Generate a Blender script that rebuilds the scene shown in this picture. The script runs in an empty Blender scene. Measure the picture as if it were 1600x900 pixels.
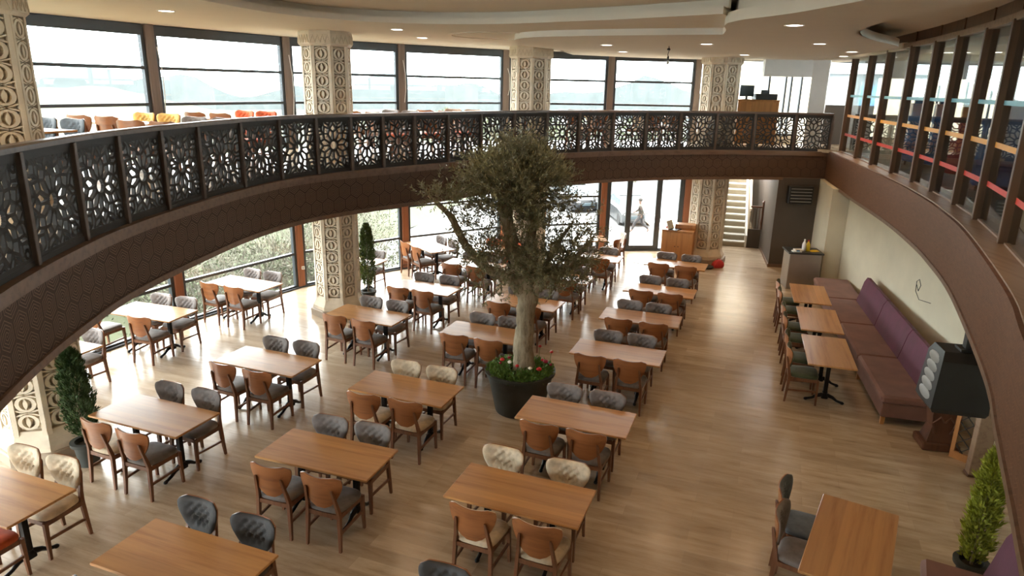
import bpy, math, random
import numpy as np
from mathutils import Vector, Matrix
R = math.radians
random.seed(7); rng = np.random.default_rng(7)
S = bpy.context.scene
COL = S.collection

# ------------------------------------------------------------ camera, world, lights, exposure
def make_camera():
    th, ro = R(16.3), R(1.2)
    right = Vector((1, 0, 0)); fwd = Vector((0, math.cos(th), -math.sin(th))); up = Vector((0, math.sin(th), math.cos(th)))
    r2 = right*math.cos(ro)+up*math.sin(ro); u2 = up*math.cos(ro)-right*math.sin(ro)
    m = Matrix.Identity(4)
    for i in range(3):
        m[i][0] = r2[i]; m[i][1] = u2[i]; m[i][2] = -fwd[i]
    m[2][3] = 4.75
    cd = bpy.data.cameras.new('camera'); cd.sensor_width = 36; cd.lens = 1080/1600*36
    cd.clip_start = .05; cd.clip_end = 600
    c = bpy.data.objects.new('camera', cd); COL.objects.link(c); c.matrix_world = m
    S.camera = c
make_camera()

W = bpy.data.worlds.new('overcast_sky'); S.world = W; W.use_nodes = True
nt = W.node_tree; nt.nodes.clear()
bg = nt.nodes.new('ShaderNodeBackground'); out = nt.nodes.new('ShaderNodeOutputWorld')
tc = nt.nodes.new('ShaderNodeTexCoord'); sp = nt.nodes.new('ShaderNodeSeparateXYZ'); cr = nt.nodes.new('ShaderNodeValToRGB')
nt.links.new(tc.outputs['Generated'], sp.inputs[0]); nt.links.new(sp.outputs[2], cr.inputs[0])
cr.color_ramp.elements[0].position = 0.0; cr.color_ramp.elements[0].color = (.86, .95, 1.0, 1)
cr.color_ramp.elements[1].position = .35; cr.color_ramp.elements[1].color = (1, 1, 1, 1)
nt.links.new(cr.outputs[0], bg.inputs[0]); bg.inputs[1].default_value = 8.6
nt.links.new(bg.outputs[0], out.inputs[0])

vs = S.view_settings
vs.view_transform = 'Standard'; vs.look = 'None'; vs.gamma = 1; vs.use_curve_mapping = False; vs.exposure = 0.98
LAMP_W = 9.0                     # power of each recessed downlight
LAMP_COL = (1.0, .60, .28)
S.cycles.max_bounces = 8; S.cycles.diffuse_bounces = 5; S.cycles.transparent_max_bounces = 16
S.cycles.sample_clamp_indirect = 6; S.cycles.caustics_reflective = False; S.cycles.caustics_refractive = False
S.cycles.use_denoising = True

# ------------------------------------------------------------ materials
def newmat(name):
    m = bpy.data.materials.new(name); m.use_nodes = True
    return m, m.node_tree, m.node_tree.nodes['Principled BSDF']
def node(t, kind, **kw):
    n = t.nodes.new(kind)
    for k, v in kw.items():
        if k.startswith('i_'): n.inputs[int(k[2:]) if k[2:].isdigit() else k[2:]].default_value = v
        else: setattr(n, k, v)
    return n
def M(t, op, a, b=None, c=None):
    n = t.nodes.new('ShaderNodeMath'); n.operation = op
    for i, v in enumerate((a, b, c)):
        if v is None: continue
        if isinstance(v, (int, float)): n.inputs[i].default_value = v
        else: t.links.new(v, n.inputs[i])
    return n.outputs[0]
def ramp(t, fac, cols):
    r = t.nodes.new('ShaderNodeValToRGB'); e = r.color_ramp.elements
    while len(e) < len(cols): e.new(.5)
    for i, (p, c) in enumerate(cols): e[i].position = p; e[i].color = (*c, 1)
    t.links.new(fac, r.inputs[0]); return r.outputs[0]
def mix(t, fac, a, b, mode='MIX'):
    n = t.nodes.new('ShaderNodeMix'); n.data_type = 'RGBA'; n.blend_type = mode
    for s, v in ((n.inputs[0], fac), (n.inputs[6], a), (n.inputs[7], b)):
        if isinstance(v, (int, float)): s.default_value = v
        elif isinstance(v, tuple): s.default_value = (*v, 1)
        else: t.links.new(v, s)
    return n.outputs[2]
def coords(t, scale=(1, 1, 1), rot=(0, 0, 0), which='Object'):
    tc = t.nodes.new('ShaderNodeTexCoord'); mp = t.nodes.new('ShaderNodeMapping')
    mp.inputs['Scale'].default_value = scale; mp.inputs['Rotation'].default_value = rot
    t.links.new(tc.outputs[which], mp.inputs[0]); return mp.outputs[0]
def noise(t, vec, scale, detail=4, rough=.55):
    n = t.nodes.new('ShaderNodeTexNoise'); n.inputs['Scale'].default_value = scale
    n.inputs['Detail'].default_value = detail; n.inputs['Roughness'].default_value = rough
    t.links.new(vec, n.inputs['Vector']); return n.outputs[0]
def bump(t, p, h, strength=.3, dist=.01):
    b = t.nodes.new('ShaderNodeBump'); b.inputs['Strength'].default_value = strength; b.inputs['Distance'].default_value = dist
    t.links.new(h, b.inputs['Height']); t.links.new(b.outputs[0], p.inputs['Normal'])
def plain(name, col, rough=.6, metal=0, var=.12, scale=6, bmp=0, sheen=0, vary_obj=0):
    m, t, p = newmat(name)
    v = coords(t); n = noise(t, v, scale)
    c = ramp(t, n, [(.25, tuple(x*(1-var) for x in col)), (.75, tuple(min(1, x*(1+var)) for x in col))])
    if vary_obj:
        oi = t.nodes.new('ShaderNodeObjectInfo')
        f = M(t, 'MULTIPLY_ADD', oi.outputs['Random'], vary_obj, 1-vary_obj/2)
        h = t.nodes.new('ShaderNodeHueSaturation'); t.links.new(c, h.inputs['Color']); t.links.new(f, h.inputs['Value']); c = h.outputs[0]
    t.links.new(c, p.inputs['Base Color']); p.inputs['Roughness'].default_value = rough; p.inputs['Metallic'].default_value = metal
    if sheen: p.inputs['Sheen Weight'].default_value = sheen; p.inputs['Sheen Roughness'].default_value = .35
    if bmp: bump(t, p, noise(t, v, scale*6), bmp, .006)
    return m
def wood(name, c1, c2, axis=0, scale=1.0, rough=.4, plank=0, coat=0, vary_obj=.12):
    m, t, p = newmat(name)
    sc = [26*scale]*3; sc[axis] = 1.6*scale
    v = coords(t, tuple(sc))
    tc = t.nodes.new('ShaderNodeTexCoord'); oi = t.nodes.new('ShaderNodeObjectInfo')
    off = M(t, 'MULTIPLY', oi.outputs['Random'], 40)
    add = t.nodes.new('ShaderNodeVectorMath'); add.operation = 'ADD'
    t.links.new(v, add.inputs[0]); cmb = t.nodes.new('ShaderNodeCombineXYZ')
    for i in range(3): t.links.new(off, cmb.inputs[i])
    t.links.new(cmb.outputs[0], add.inputs[1])
    n = noise(t, add.outputs[0], 1.0, 6, .62)
    c = ramp(t, n, [(.28, c2), (.5, c1), (.75, tuple(min(1, x*1.12) for x in c1))])
    if plank:
        sx = t.nodes.new('ShaderNodeSeparateXYZ'); t.links.new(tc.outputs['Object'], sx.inputs[0])
        k = M(t, 'FLOOR', M(t, 'MULTIPLY', sx.outputs[1 if axis == 0 else 0], 1/plank))
        wn = t.nodes.new('ShaderNodeTexWhiteNoise'); wn.noise_dimensions = '1D'
        t.links.new(M(t, 'ADD', k, off), wn.inputs['W'])
        f = M(t, 'MULTIPLY_ADD', wn.outputs['Value'], .22, .89)
        h = t.nodes.new('ShaderNodeHueSaturation'); t.links.new(c, h.inputs['Color']); t.links.new(f, h.inputs['Value']); c = h.outputs[0]
    if vary_obj:
        f = M(t, 'MULTIPLY_ADD', oi.outputs['Random'], vary_obj, 1-vary_obj/2)
        h = t.nodes.new('ShaderNodeHueSaturation'); t.links.new(c, h.inputs['Color']); t.links.new(f, h.inputs['Value']); c = h.outputs[0]
    t.links.new(c, p.inputs['Base Color']); p.inputs['Roughness'].default_value = rough
    if coat: p.inputs['Coat Weight'].default_value = coat; p.inputs['Coat Roughness'].default_value = .25
    return m
def emit(name, col, st):
    m, t, p = newmat(name); p.inputs['Base Color'].default_value = (*col, 1)
    p.inputs['Emission Color'].default_value = (*col, 1); p.inputs['Emission Strength'].default_value = st; return m
def glass(name, tint=(.97, .99, .98), ior=1.45, refl=1.0):
    m, t, p = newmat(name); t.nodes.remove(p)
    o = t.nodes['Material Output']; tr = t.nodes.new('ShaderNodeBsdfTransparent'); gl = t.nodes.new('ShaderNodeBsdfGlossy')
    tr.inputs[0].default_value = (*tint, 1); gl.inputs['Roughness'].default_value = .01
    fr = t.nodes.new('ShaderNodeFresnel'); ge = t.nodes.new('ShaderNodeNewGeometry')
    t.links.new(M(t, 'MULTIPLY_ADD', ge.outputs['Backfacing'], 1/ior-ior, ior), fr.inputs[0]); mx = t.nodes.new('ShaderNodeMixShader')
    t.links.new(M(t, 'MULTIPLY', fr.outputs[0], refl), mx.inputs[0]); t.links.new(tr.outputs[0], mx.inputs[1]); t.links.new(gl.outputs[0], mx.inputs[2])
    t.links.new(mx.outputs[0], o.inputs[0]); return m

def floor_material():
    m, t, p = newmat('travertine_plank_tiles')
    v = coords(t, (1, 1, 1), (0, 0, R(20.6)))
    br = node(t, 'ShaderNodeTexBrick', offset=.37)
    br.inputs['Scale'].default_value = 1; br.inputs['Brick Width'].default_value = 1.2; br.inputs['Row Height'].default_value = .2
    br.inputs['Mortar Size'].default_value = .0016; br.inputs['Bias'].default_value = 0
    br.inputs['Color1'].default_value = (0, 0, 0, 1); br.inputs['Color2'].default_value = (1, 1, 1, 1); br.inputs['Mortar'].default_value = (.5, .5, .5, 1)
    t.links.new(v, br.inputs['Vector'])
    mp = t.nodes.new('ShaderNodeMapping'); mp.inputs['Scale'].default_value = (1.0, 6.0, 1); t.links.new(v, mp.inputs[0])
    n1 = noise(t, mp.outputs[0], 1.6, 7, .66); n2 = noise(t, mp.outputs[0], 7, 5, .7)
    base = ramp(t, n1, [(.25, (.29, .215, .14)), (.43, (.47, .365, .25)), (.6, (.555, .445, .32)), (.8, (.63, .53, .40))])
    tone = ramp(t, br.outputs['Color'], [(0, (.82, .80, .78)), (1, (1.08, 1.08, 1.08))])
    c = mix(t, 1.0, base, tone, 'MULTIPLY')
    pit = M(t, 'LESS_THAN', n2, .33)
    c = mix(t, M(t, 'MULTIPLY', pit, .45), c, (.24, .17, .11))
    c = mix(t, M(t, 'MULTIPLY', br.outputs['Fac'], .5), c, (.30, .23, .17))
    t.links.new(c, p.inputs['Base Color'])
    t.links.new(M(t, 'MULTIPLY_ADD', n2, .20, .12), p.inputs['Roughness'])
    p.inputs['Specular IOR Level'].default_value = .8
    bump(t, p, n1, .06, .004)
    return m

def fascia_material(name, dark, line, strength=1.0):
    """dark wood carved with concentric hexagon strap lines; uv in metres along / up."""
    m, t, p = newmat(name)
    uv = t.nodes.new('ShaderNodeUVMap'); s = t.nodes.new('ShaderNodeSeparateXYZ'); t.links.new(uv.outputs[0], s.inputs[0])
    x, y = s.outputs[0], s.outputs[1]
    def hexd(ox, oy):
        a, b = .26, .45
        lx = M(t, 'SUBTRACT', M(t, 'PINGPONG', M(t, 'ADD', x, ox), a/2), 0)
        ly = M(t, 'PINGPONG', M(t, 'ADD', y, oy), b/2)
        return M(t, 'MAXIMUM', lx, M(t, 'ADD', M(t, 'MULTIPLY', lx, .5), M(t, 'MULTIPLY', ly, .866)))
    d = M(t, 'MINIMUM', hexd(5, 5), hexd(5.13, 5.225))
    f = M(t, 'FRACT', M(t, 'MULTIPLY', d, 38))
    ln = M(t, 'LESS_THAN', f, .26)
    v = coords(t, (3, 3, 30)); n = noise(t, v, 2, 5)
    base = ramp(t, n, [(.3, tuple(c*.75 for c in dark)), (.7, tuple(c*1.2 for c in dark))])
    c = mix(t, M(t, 'MULTIPLY', ln, strength), base, line)
    t.links.new(c, p.inputs['Base Color']); p.inputs['Roughness'].default_value = .65; p.inputs['Specular IOR Level'].default_value = .3
    bump(t, p, ln, .25, .004)
    return m

Mt = {}
Mt['floor'] = floor_material()
Mt['fascia'] = fascia_material('carved_walnut_fascia', (.062, .032, .02), (.24, .15, .10), .9)
Mt['fascia_r'] = fascia_material('carved_walnut_fascia_right', (.13, .054, .024), (.20, .10, .05), .5)
Mt['trim_wood'] = wood('trim_walnut', (.17, .098, .06), (.10, .055, .034), 0, .5, .5, vary_obj=0)
Mt['ledge'] = wood('ledge_beech', (.30, .20, .13), (.20, .12, .075), 1, .5, .45, vary_obj=0)
Mt['rail_dark'] = plain('charcoal_painted_wood', (.035, .032, .03), .7, 0, .15, 5)
Mt['rail_post'] = plain('brown_post_wood', (.10, .07, .052), .5, 0, .2, 8)
Mt['handrail'] = wood('handrail_wood', (.13, .085, .06), (.075, .05, .035), 0, .4, .35, vary_obj=0)
Mt['stone'] = plain('carved_sandstone', (.70, .61, .48), .85, 0, .12, 5, .25)
Mt['plinth'] = plain('stone_plinth', (.36, .29, .22), .6, 0, .15, 5)
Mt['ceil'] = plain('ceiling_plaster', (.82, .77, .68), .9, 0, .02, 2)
Mt['ceil_gap_shade'] = plain('ceiling_gap_shade', (.10, .095, .09), .8, 0, .1, 4)  # plaster darkened to the shade of the ceiling gap
Mt['plaster'] = plain('cream_plaster', (.63, .57, .43), .85, 0, .07, 1.4, .08)
Mt['darkwall'] = plain('taupe_wall', (.085, .065, .05), .6, 0, .12, 1.2)
Mt['frame'] = plain('anthracite_aluminium', (.055, .062, .07), .4, .3, .08, 4)
Mt['winpost'] = wood('window_post_wood', (.30, .11, .05), (.18, .065, .03), 2, .5, .45, vary_obj=0)
Mt['winpost_up'] = wood('upper_window_post_wood', (.20, .15, .12), (.13, .10, .08), 2, .5, .45, vary_obj=0)
Mt['glass'] = glass('window_glass')
Mt['glass_p'] = glass('partition_glass', (.78, .84, .84), 1.5, 1.2)
Mt['part_wood'] = wood('partition_post_wood', (.12, .06, .03), (.06, .03, .016), 2, .6, .4, vary_obj=.1)
Mt['top'] = wood('oak_tabletop', (.55, .285, .11), (.40, .18, .062), 0, .55, .3, .115, .25, .14)
Mt['iron'] = plain('cast_iron', (.015, .015, .016), .35, .6, .1, 10)
Mt['walnut'] = wood('chair_walnut', (.18, .075, .036), (.10, .04, .02), 2, .8, .35, vary_obj=.14)
Mt['shell'] = wood('chair_shell_veneer', (.31, .115, .04), (.19, .066, .024), 0, .6, .3, coat=.3, vary_obj=.16)
FAB = {'grey': (.19, .165, .155), 'charcoal': (.05, .047, .048), 'cream': (.60, .49, .35), 'orange': (.62, .11, .03), 'green': (.06, .075, .035),
       'mustard': (.62, .36, .09), 'slate': (.10, .115, .13), 'tan': (.42, .28, .19), 'rose': (.62, .47, .41)}
for k, c in FAB.items(): Mt['fab_'+k] = plain('velvet_'+k, c, .75, 0, .42, 7, .1, .25, .14)
Mt['purple'] = plain('velvet_plum', (.085, .010, .032), .8, 0, .25, 3, .1, .15)
Mt['mauve'] = plain('seat_mauve', (.19, .088, .062), .8, 0, .2, 3, .1, .15)
Mt['black'] = plain('black_plastic', (.018, .018, .018), .45, 0, .1, 5)
Mt['blackpot'] = plain('black_pot', (.035, .04, .036), .5, 0, .4, 4)
Mt['white'] = plain('white_paint', (.78, .78, .76), .6, 0, .03, 4)
Mt['greyp'] = plain('grey_plastic', (.27, .27, .26), .5, 0, .05, 4)
Mt['soil'] = plain('soil', (.035, .024, .016), .95, 0, .4, 30, .5)
def bark_material():
    m, t, p = newmat('olive_bark'); v = coords(t, (22, 22, 3.2)); n = noise(t, v, 1, 6, .7); n2 = noise(t, coords(t), 5, 3)
    c = ramp(t, n, [(.32, (.12, .085, .05)), (.48, (.33, .25, .16)), (.7, (.50, .41, .29))]); c = mix(t, M(t, 'MULTIPLY', n2, .5), c, (.30, .26, .17))
    t.links.new(c, p.inputs['Base Color']); p.inputs['Roughness'].default_value = .9; bump(t, p, n, .9, .03); return m
Mt['bark'] = bark_material()
Mt['leaf'] = plain('olive_leaf', (.21, .20, .105), .45, 0, .45, 3)
Mt['leaf2'] = plain('olive_leaf_pale', (.38, .34, .17), .5, 0, .3, 9)
Mt['conifer'] = plain('conifer_green', (.06, .11, .035), .7, 0, .5, 14)
Mt['conifer_m'] = plain('conifer_mid_green', (.11, .16, .03), .7, 0, .5, 14)
Mt['conifer_y'] = plain('conifer_yellow_green', (.33, .36, .04), .7, 0, .5, 14)
Mt['bedleaf'] = plain('flower_leaves', (.13, .24, .05), .6, 0, .4, 20)
Mt['red'] = plain('red_petal', (.55, .02, .02), .6, 0, .2, 20)
Mt['ruby'] = plain('ruby_petal', (.30, .01, .03), .6, 0, .2, 20)
Mt['petal_w'] = plain('white_petal', (.85, .82, .75), .6, 0, .05, 20)
Mt['stem'] = plain('stem_green', (.07, .14, .03), .6)
Mt['pine'] = wood('pine_cabinet', (.50, .23, .075), (.34, .14, .045), 2, .5, .4, vary_obj=0)
Mt['lamp'] = emit('downlight_glow', (1, .93, .82), 9)
Mt['lampring'] = plain('downlight_ring', (.85, .82, .76), .4)
Mt['step'] = plain('stair_stone', (.62, .62, .58), .5, 0, .06, 5)
Mt['riser'] = plain('stair_riser', (.36, .31, .23), .6, 0, .08, 5)
Mt['ground'] = plain('pale_concrete', (.15, .15, .147), .9, 0, .06, .4)
Mt['grass'] = plain('scrub_ground', (.07, .078, .045), .95, 0, .35, .6)
Mt['brush'] = plain('brush_twigs', (.14, .13, .10), .9, 0, .35, 2)
Mt['brushleaf'] = plain('brush_leaves', (.075, .09, .05), .9, 0, .4, 2)
Mt['farwood'] = plain('weathered_boards', (.035, .033, .03), .8, 0, .15, 3)
Mt['haze'] = plain('distant_trees', (.085, .1, .1), 1, 0, .15, .3)
Mt['carwhite'] = plain('car_white', (.055, .058, .06), .25, 0, .02, 2)
Mt['cargrey'] = plain('car_grey', (.012, .013, .015), .25, .2, .05, 2)
Mt['carglass'] = plain('car_glass', (.06, .08, .09), .1, 0, .05, 2)
Mt['skin'] = plain('skin', (.10, .055, .035), .6)
Mt['cloth'] = plain('olive_jacket', (.02, .018, .012), .8)
Mt['trouser'] = plain('grey_trousers', (.02, .02, .022), .8)
Mt['hair'] = plain('dark_hair', (.03, .025, .02), .7)
Mt['orange_t'] = plain('orange_tape', (.66, .27, .01), .5, 0, .05)
Mt['red_t'] = plain('red_tape', (.55, .03, .008), .5, 0, .05)
Mt['cyan_t'] = plain('teal_tape', (.16, .40, .45), .5, 0, .05)
Mt['blue'] = plain('blue_vinyl', (.02, .10, .28), .45, 0, .25, 2)
Mt['yellow'] = plain('yellow_plastic', (.75, .52, .02), .4)
Mt['steel'] = plain('brushed_steel', (.42, .38, .33), .3, .7, .08, 3)
Mt['screen'] = plain('dark_screen', (.02, .025, .03), .1)
Mt['paper'] = plain('paper', (.8, .8, .76), .7)
Mt['redcloth'] = plain('red_bag_cloth', (.55, .03, .03), .6)
Mt['building'] = plain('pale_building', (.16, .18, .19), .8, 0, .05, .3)
Mt['panelblue'] = plain('blue_banner', (.12, .28, .5), .6)
Mt['darkwood'] = wood('dark_carved_wood', (.12, .05, .027), (.06, .028, .016), 2, .6, .4, vary_obj=0)
Mt['wire'] = plain('white_cable', (.7, .68, .62), .5)

# ------------------------------------------------------------ mesh builder
class MB:
    def __init__(s): s.v = []; s.f = []; s.uv = None
    def add(s, vs, fs):
        o = len(s.v); s.v += [tuple(p) for p in vs]; s.f += [tuple(i+o for i in f) for f in fs]
    def box(s, x0, x1, y0, y1, z0, z1, bev=0):
        if bev:
            b = min(bev, (x1-x0)/2.1, (y1-y0)/2.1, (z1-z0)/2.1); pts = []
            for z, i in ((z0, b), (z0+b, 0), (z1-b, 0), (z1, b)):
                a0, a1, c0, c1 = x0+i, x1-i, y0+i, y1-i; k = b if i == 0 else b*.3
                pts.append([(a0+k, c0, z), (a1-k, c0, z), (a1, c0+k, z), (a1, c1-k, z), (a1-k, c1, z), (a0+k, c1, z), (a0, c1-k, z), (a0, c0+k, z)])
            s.loft(pts); return
        s.add([(x, y, z) for z in (z0, z1) for x, y in ((x0, y0), (x1, y0), (x1, y1), (x0, y1))],
              [(3, 2, 1, 0), (4, 5, 6, 7), (0, 1, 5, 4), (1, 2, 6, 5), (2, 3, 7, 6), (3, 0, 4, 7)])
    def loft(s, rings, caps=True, closed=True):
        n = len(rings[0]); o = len(s.v)
        for r in rings: s.v += [tuple(p) for p in r]
        for i in range(len(rings)-1):
            for j in range(n if closed else n-1):
                k = (j+1) % n
                s.f.append((o+i*n+j, o+i*n+k, o+(i+1)*n+k, o+(i+1)*n+j))
        if caps:
            s.f.append(tuple(o+j for j in reversed(range(n)))); s.f.append(tuple(o+(len(rings)-1)*n+j for j in range(n)))
    def bar(s, a, b, w, d, w2=None, d2=None, up=(0, 0, 1)):
        a, b = Vector(a), Vector(b); t = (b-a).normalized(); u = Vector(up)
        if abs(t.dot(u)) > .9: u = Vector((0, 1, 0))
        sx = t.cross(u).normalized(); sy = sx.cross(t).normalized(); w2 = w2 or w; d2 = d2 or d
        def q(c, w, d): return [c+sx*i*w/2+sy*j*d/2 for i, j in ((-1, -1), (1, -1), (1, 1), (-1, 1))]
        s.loft([q(a, w, d), q(b, w2, d2)])
    def tube(s, pts, rad, n=8, caps=True):
        pts = [Vector(p) for p in pts]; rings = []
        if not hasattr(rad, '__len__'): rad = [rad]*len(pts)
        ref = None
        for i, p in enumerate(pts):
            t = (pts[min(i+1, len(pts)-1)]-pts[max(i-1, 0)]).normalized()
            if ref is None: ref = t.orthogonal().normalized()
            ref = (ref-t*ref.dot(t)).normalized(); b = t.cross(ref)
            rings.append([p+(ref*math.cos(2*math.pi*k/n)+b*math.sin(2*math.pi*k/n))*rad[i] for k in range(n)])
        s.loft(rings, caps)
    def lathe(s, prof, n=24, c=(0, 0), ang0=0, caps=True):
        s.loft([[(c[0]+r*math.cos(2*math.pi*k/n+ang0), c[1]+r*math.sin(2*math.pi*k/n+ang0), z) for k in range(n)] for r, z in prof], caps)
    def prism(s, poly, z0, z1):
        n = len(poly); o = len(s.v)
        s.v += [(x, y, z0) for x, y in poly]+[(x, y, z1) for x, y in poly]
        s.f.append(tuple(o+i for i in reversed(range(n)))); s.f.append(tuple(o+n+i for i in range(n)))
        for i in range(n): j = (i+1) % n; s.f.append((o+i, o+j, o+n+j, o+n+i))
    def ellipsoid(s, c, r, n=12, m=8):
        rings = []
        for i in range(m+1):
            a = -math.pi/2+math.pi*i/m; cr = max(math.cos(a), .02)
            rings.append([(c[0]+r[0]*cr*math.cos(2*math.pi*k/n), c[1]+r[1]*cr*math.sin(2*math.pi*k/n), c[2]+r[2]*math.sin(a)) for k in range(n)])
        s.loft(rings)
    def xf(s, mat, start=0):
        for i in range(start, len(s.v)): s.v[i] = tuple(mat @ Vector(s.v[i]))
        return s
    def mesh(s, name, mat, smooth=False):
        me = bpy.data.meshes.new(name); me.from_pydata(s.v, [], s.f); me.materials.append(Mt[mat])
        if s.uv is not None:
            l = me.uv_layers.new(name='UVMap')
            vi = np.zeros(len(me.loops), dtype=np.int32); me.loops.foreach_get('vertex_index', vi)
            l.data.foreach_set('uv', np.array(s.uv, dtype=np.float32)[vi].ravel())
        if smooth:
            me.polygons.foreach_set('use_smooth', [True]*len(me.polygons))
            try: me.set_sharp_from_angle(angle=R(smooth if smooth > 1 else 40))
            except Exception: pass
        me.update(); return me
    def build(s, name, mat, parent=None, smooth=False, label=None):
        o = bpy.data.objects.new(name, s.mesh(name, mat, smooth)); COL.objects.link(o)
        if parent: o.parent = parent
        if label: o['label'] = label
        return o
def thing(name, label, cat, loc=(0, 0, 0), rz=0, group=None):
    o = bpy.data.objects.new(name, None); COL.objects.link(o); o.location = loc; o.rotation_euler = (0, 0, rz)
    o.empty_display_size = .2
    o['label'] = label; o['category'] = cat
    if group: o['group'] = group
    return o
def tag(o, label, cat, group=None, kind=None):
    o['label'] = label; o['category'] = cat
    if group: o['group'] = group
    if kind: o['kind'] = kind
    return o
def struct(o, label=None):
    o['kind'] = 'structure'
    if label: o['label'] = label
    return o
def copy_tree(o, parent=None):
    c = o.copy(); COL.objects.link(c); c.parent = parent
    for ch in list(o.children): copy_tree(ch, c)
    return c
def remat(o, old, new):
    """swap the upholstery of a copied chair (mesh copies cached per colour)."""
    for ch in o.children_recursive:
        if ch.type == 'MESH' and ch.data.materials[0] == Mt[old]:
            key = (ch.data.name, new)
            if key not in CACHE:
                me = ch.data.copy(); me.materials[0] = Mt[new]; CACHE[key] = me
            ch.data = CACHE[key]
CACHE = {}
def smooth_curve(P, step=.25, closed=False):
    P = [Vector((*p, 0)) for p in P]; out = []; n = len(P)
    for i in range(n-1):
        p0 = P[i-1] if i > 0 else P[i]*2-P[i+1]; p1, p2 = P[i], P[i+1]; p3 = P[i+2] if i+2 < n else P[i+1]*2-P[i]
        k = max(2, int((p2-p1).length/step))
        for j in range(k):
            t = j/k
            out.append(.5*((2*p1)+(-p0+p2)*t+(2*p0-5*p1+4*p2-p3)*t*t+(-p0+3*p1-3*p2+p3)*t**3))
    out.append(P[-1]); return [(q.x, q.y) for q in out]
def offset(curve, d):
    """shift a polyline sideways; positive is to the left of travel."""
    out = []
    for i, p in enumerate(curve):
        a = curve[max(i-1, 0)]; b = curve[min(i+1, len(curve)-1)]
        t = Vector((b[0]-a[0], b[1]-a[1])).normalized(); out.append((p[0]-t.y*d, p[1]+t.x*d))
    return out
def on_bearing(curve, deg):
    b = R(deg); n = (math.cos(b), -math.sin(b))
    for i in range(len(curve)-1):
        p, q = curve[i], curve[i+1]; dp = p[0]*n[0]+p[1]*n[1]; dq = q[0]*n[0]+q[1]*n[1]
        if dp*dq <= 0 and p[1]*math.cos(b)+p[0]*math.sin(b) > 0:
            t = dp/(dp-dq+1e-12); return (p[0]+(q[0]-p[0])*t, p[1]+(q[1]-p[1])*t)
    raise ValueError(deg)

# ------------------------------------------------------------ plan curves
Z_UP, Z_FAS0, Z_FAS1, Z_RAIL, Z_CEIL, Z_HIGH = 3.2, 2.45, 3.22, 4.22, 5.68, 5.87
IN_L = smooth_curve([(0.0, .15), (-1.5, .45), (-2.7, 1.9), (-3.35, 3.4), (-3.72, 4.6), (-3.9, 5.3), (-4.05, 6.1), (-4.17, 7.1), (-4.15, 8.4), (-3.93, 10.4), (-3.4, 11.85),
                     (-2.35, 13.2), (-1.3, 14.4), (-.05, 15.9), (1.6, 17.2), (3.3, 18.15), (5.2, 18.75), (7.0, 18.95), (8.44, 18.9)])
IN_R = smooth_curve([(8.44, 18.9), (7.64, 15.7), (6.92, 12.7), (6.30, 10.6), (5.88, 9.42), (5.42, 8.26), (4.75, 6.83), (3.96, 5.25), (3.50, 4.46), (2.88, 3.38), (2.6, 2.9), (1.7, 1.3), (.95, .4), (0, .15)])
WIN = [(-6.9, -2.2), (-8.0, .6), (-8.6, 3.8), (-8.65, 7.0), (-8.0, 10.2), (-6.68, 13.2), (-5.1, 15.98), (-2.88, 17.95), (-.31, 19.72), (2.66, 20.52), (5.2, 20.78)]

Z_FL = 3.28
# ------------------------------------------------------------ setting
def floors():
    b = MB(); b.prism([(-6.9, -4), (17, -4), (17, 27), (5.2, 27)] + WIN[::-1], -.25, 0)
    struct(b.build('floor', 'floor'))
    inner = IN_L+IN_R[1:-1]; outer = WIN+[(8.9, 20.9), (17, 20.9), (17, -4), (-6.9, -4)]
    C = (1.2, 9.0)
    def hit(poly, a):
        best = None; d = (math.cos(a), math.sin(a)); n = len(poly)
        for i in range(n):
            p, q = poly[i], poly[(i+1) % n]; ex, ey = q[0]-p[0], q[1]-p[1]; den = d[0]*ey-d[1]*ex
            if abs(den) < 1e-12: continue
            wx, wy = p[0]-C[0], p[1]-C[1]; t = (wx*ey-wy*ex)/den; u = (wx*d[1]-wy*d[0])/den
            if t > 0 and -1e-9 <= u <= 1+1e-9 and (best is None or t > best): best = t
        return (C[0]+d[0]*best, C[1]+d[1]*best)
    inner2 = offset(IN_L, .28)[2:-2]+offset(IN_R, .45)[2:-2]
    angs = sorted({round(math.atan2(p[1]-C[1], p[0]-C[0]), 6) for p in inner+outer})
    I = [hit(inner, a) for a in angs]; O = [hit(outer, a) for a in angs]; n = len(angs)
    b = MB(); z0, z1 = 2.5, Z_UP
    b.v = [(*p, z1) for p in I]+[(*p, z1) for p in O]+[(*p, z0) for p in I]+[(*p, z0) for p in O]
    for i in range(n):
        j = (i+1) % n
        b.f += [(i, n+i, n+j, j), (2*n+i, 2*n+j, 3*n+j, 3*n+i), (i, j, 2*n+j, 2*n+i), (n+j, n+i, 3*n+i, 3*n+j)]
    struct(b.build('floor_gallery', 'floor'))
    angs = sorted({round(math.atan2(p[1]-C[1], p[0]-C[0]), 6) for p in inner2+outer})
    I = [hit(inner2, a) for a in angs]; O = [hit(outer, a) for a in angs]; n = len(angs)
    b = MB(); z0, z1 = Z_UP+.001, Z_FL
    b.v = [(*p, z1) for p in I]+[(*p, z1) for p in O]+[(*p, z0) for p in I]+[(*p, z0) for p in O]
    for i in range(n):
        j = (i+1) % n
        b.f += [(i, n+i, n+j, j), (2*n+i, 2*n+j, 3*n+j, 3*n+i), (i, j, 2*n+j, 2*n+i), (n+j, n+i, 3*n+i, 3*n+j)]
    struct(b.build('floor_gallery_finish', 'floor'))
floors()

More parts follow.
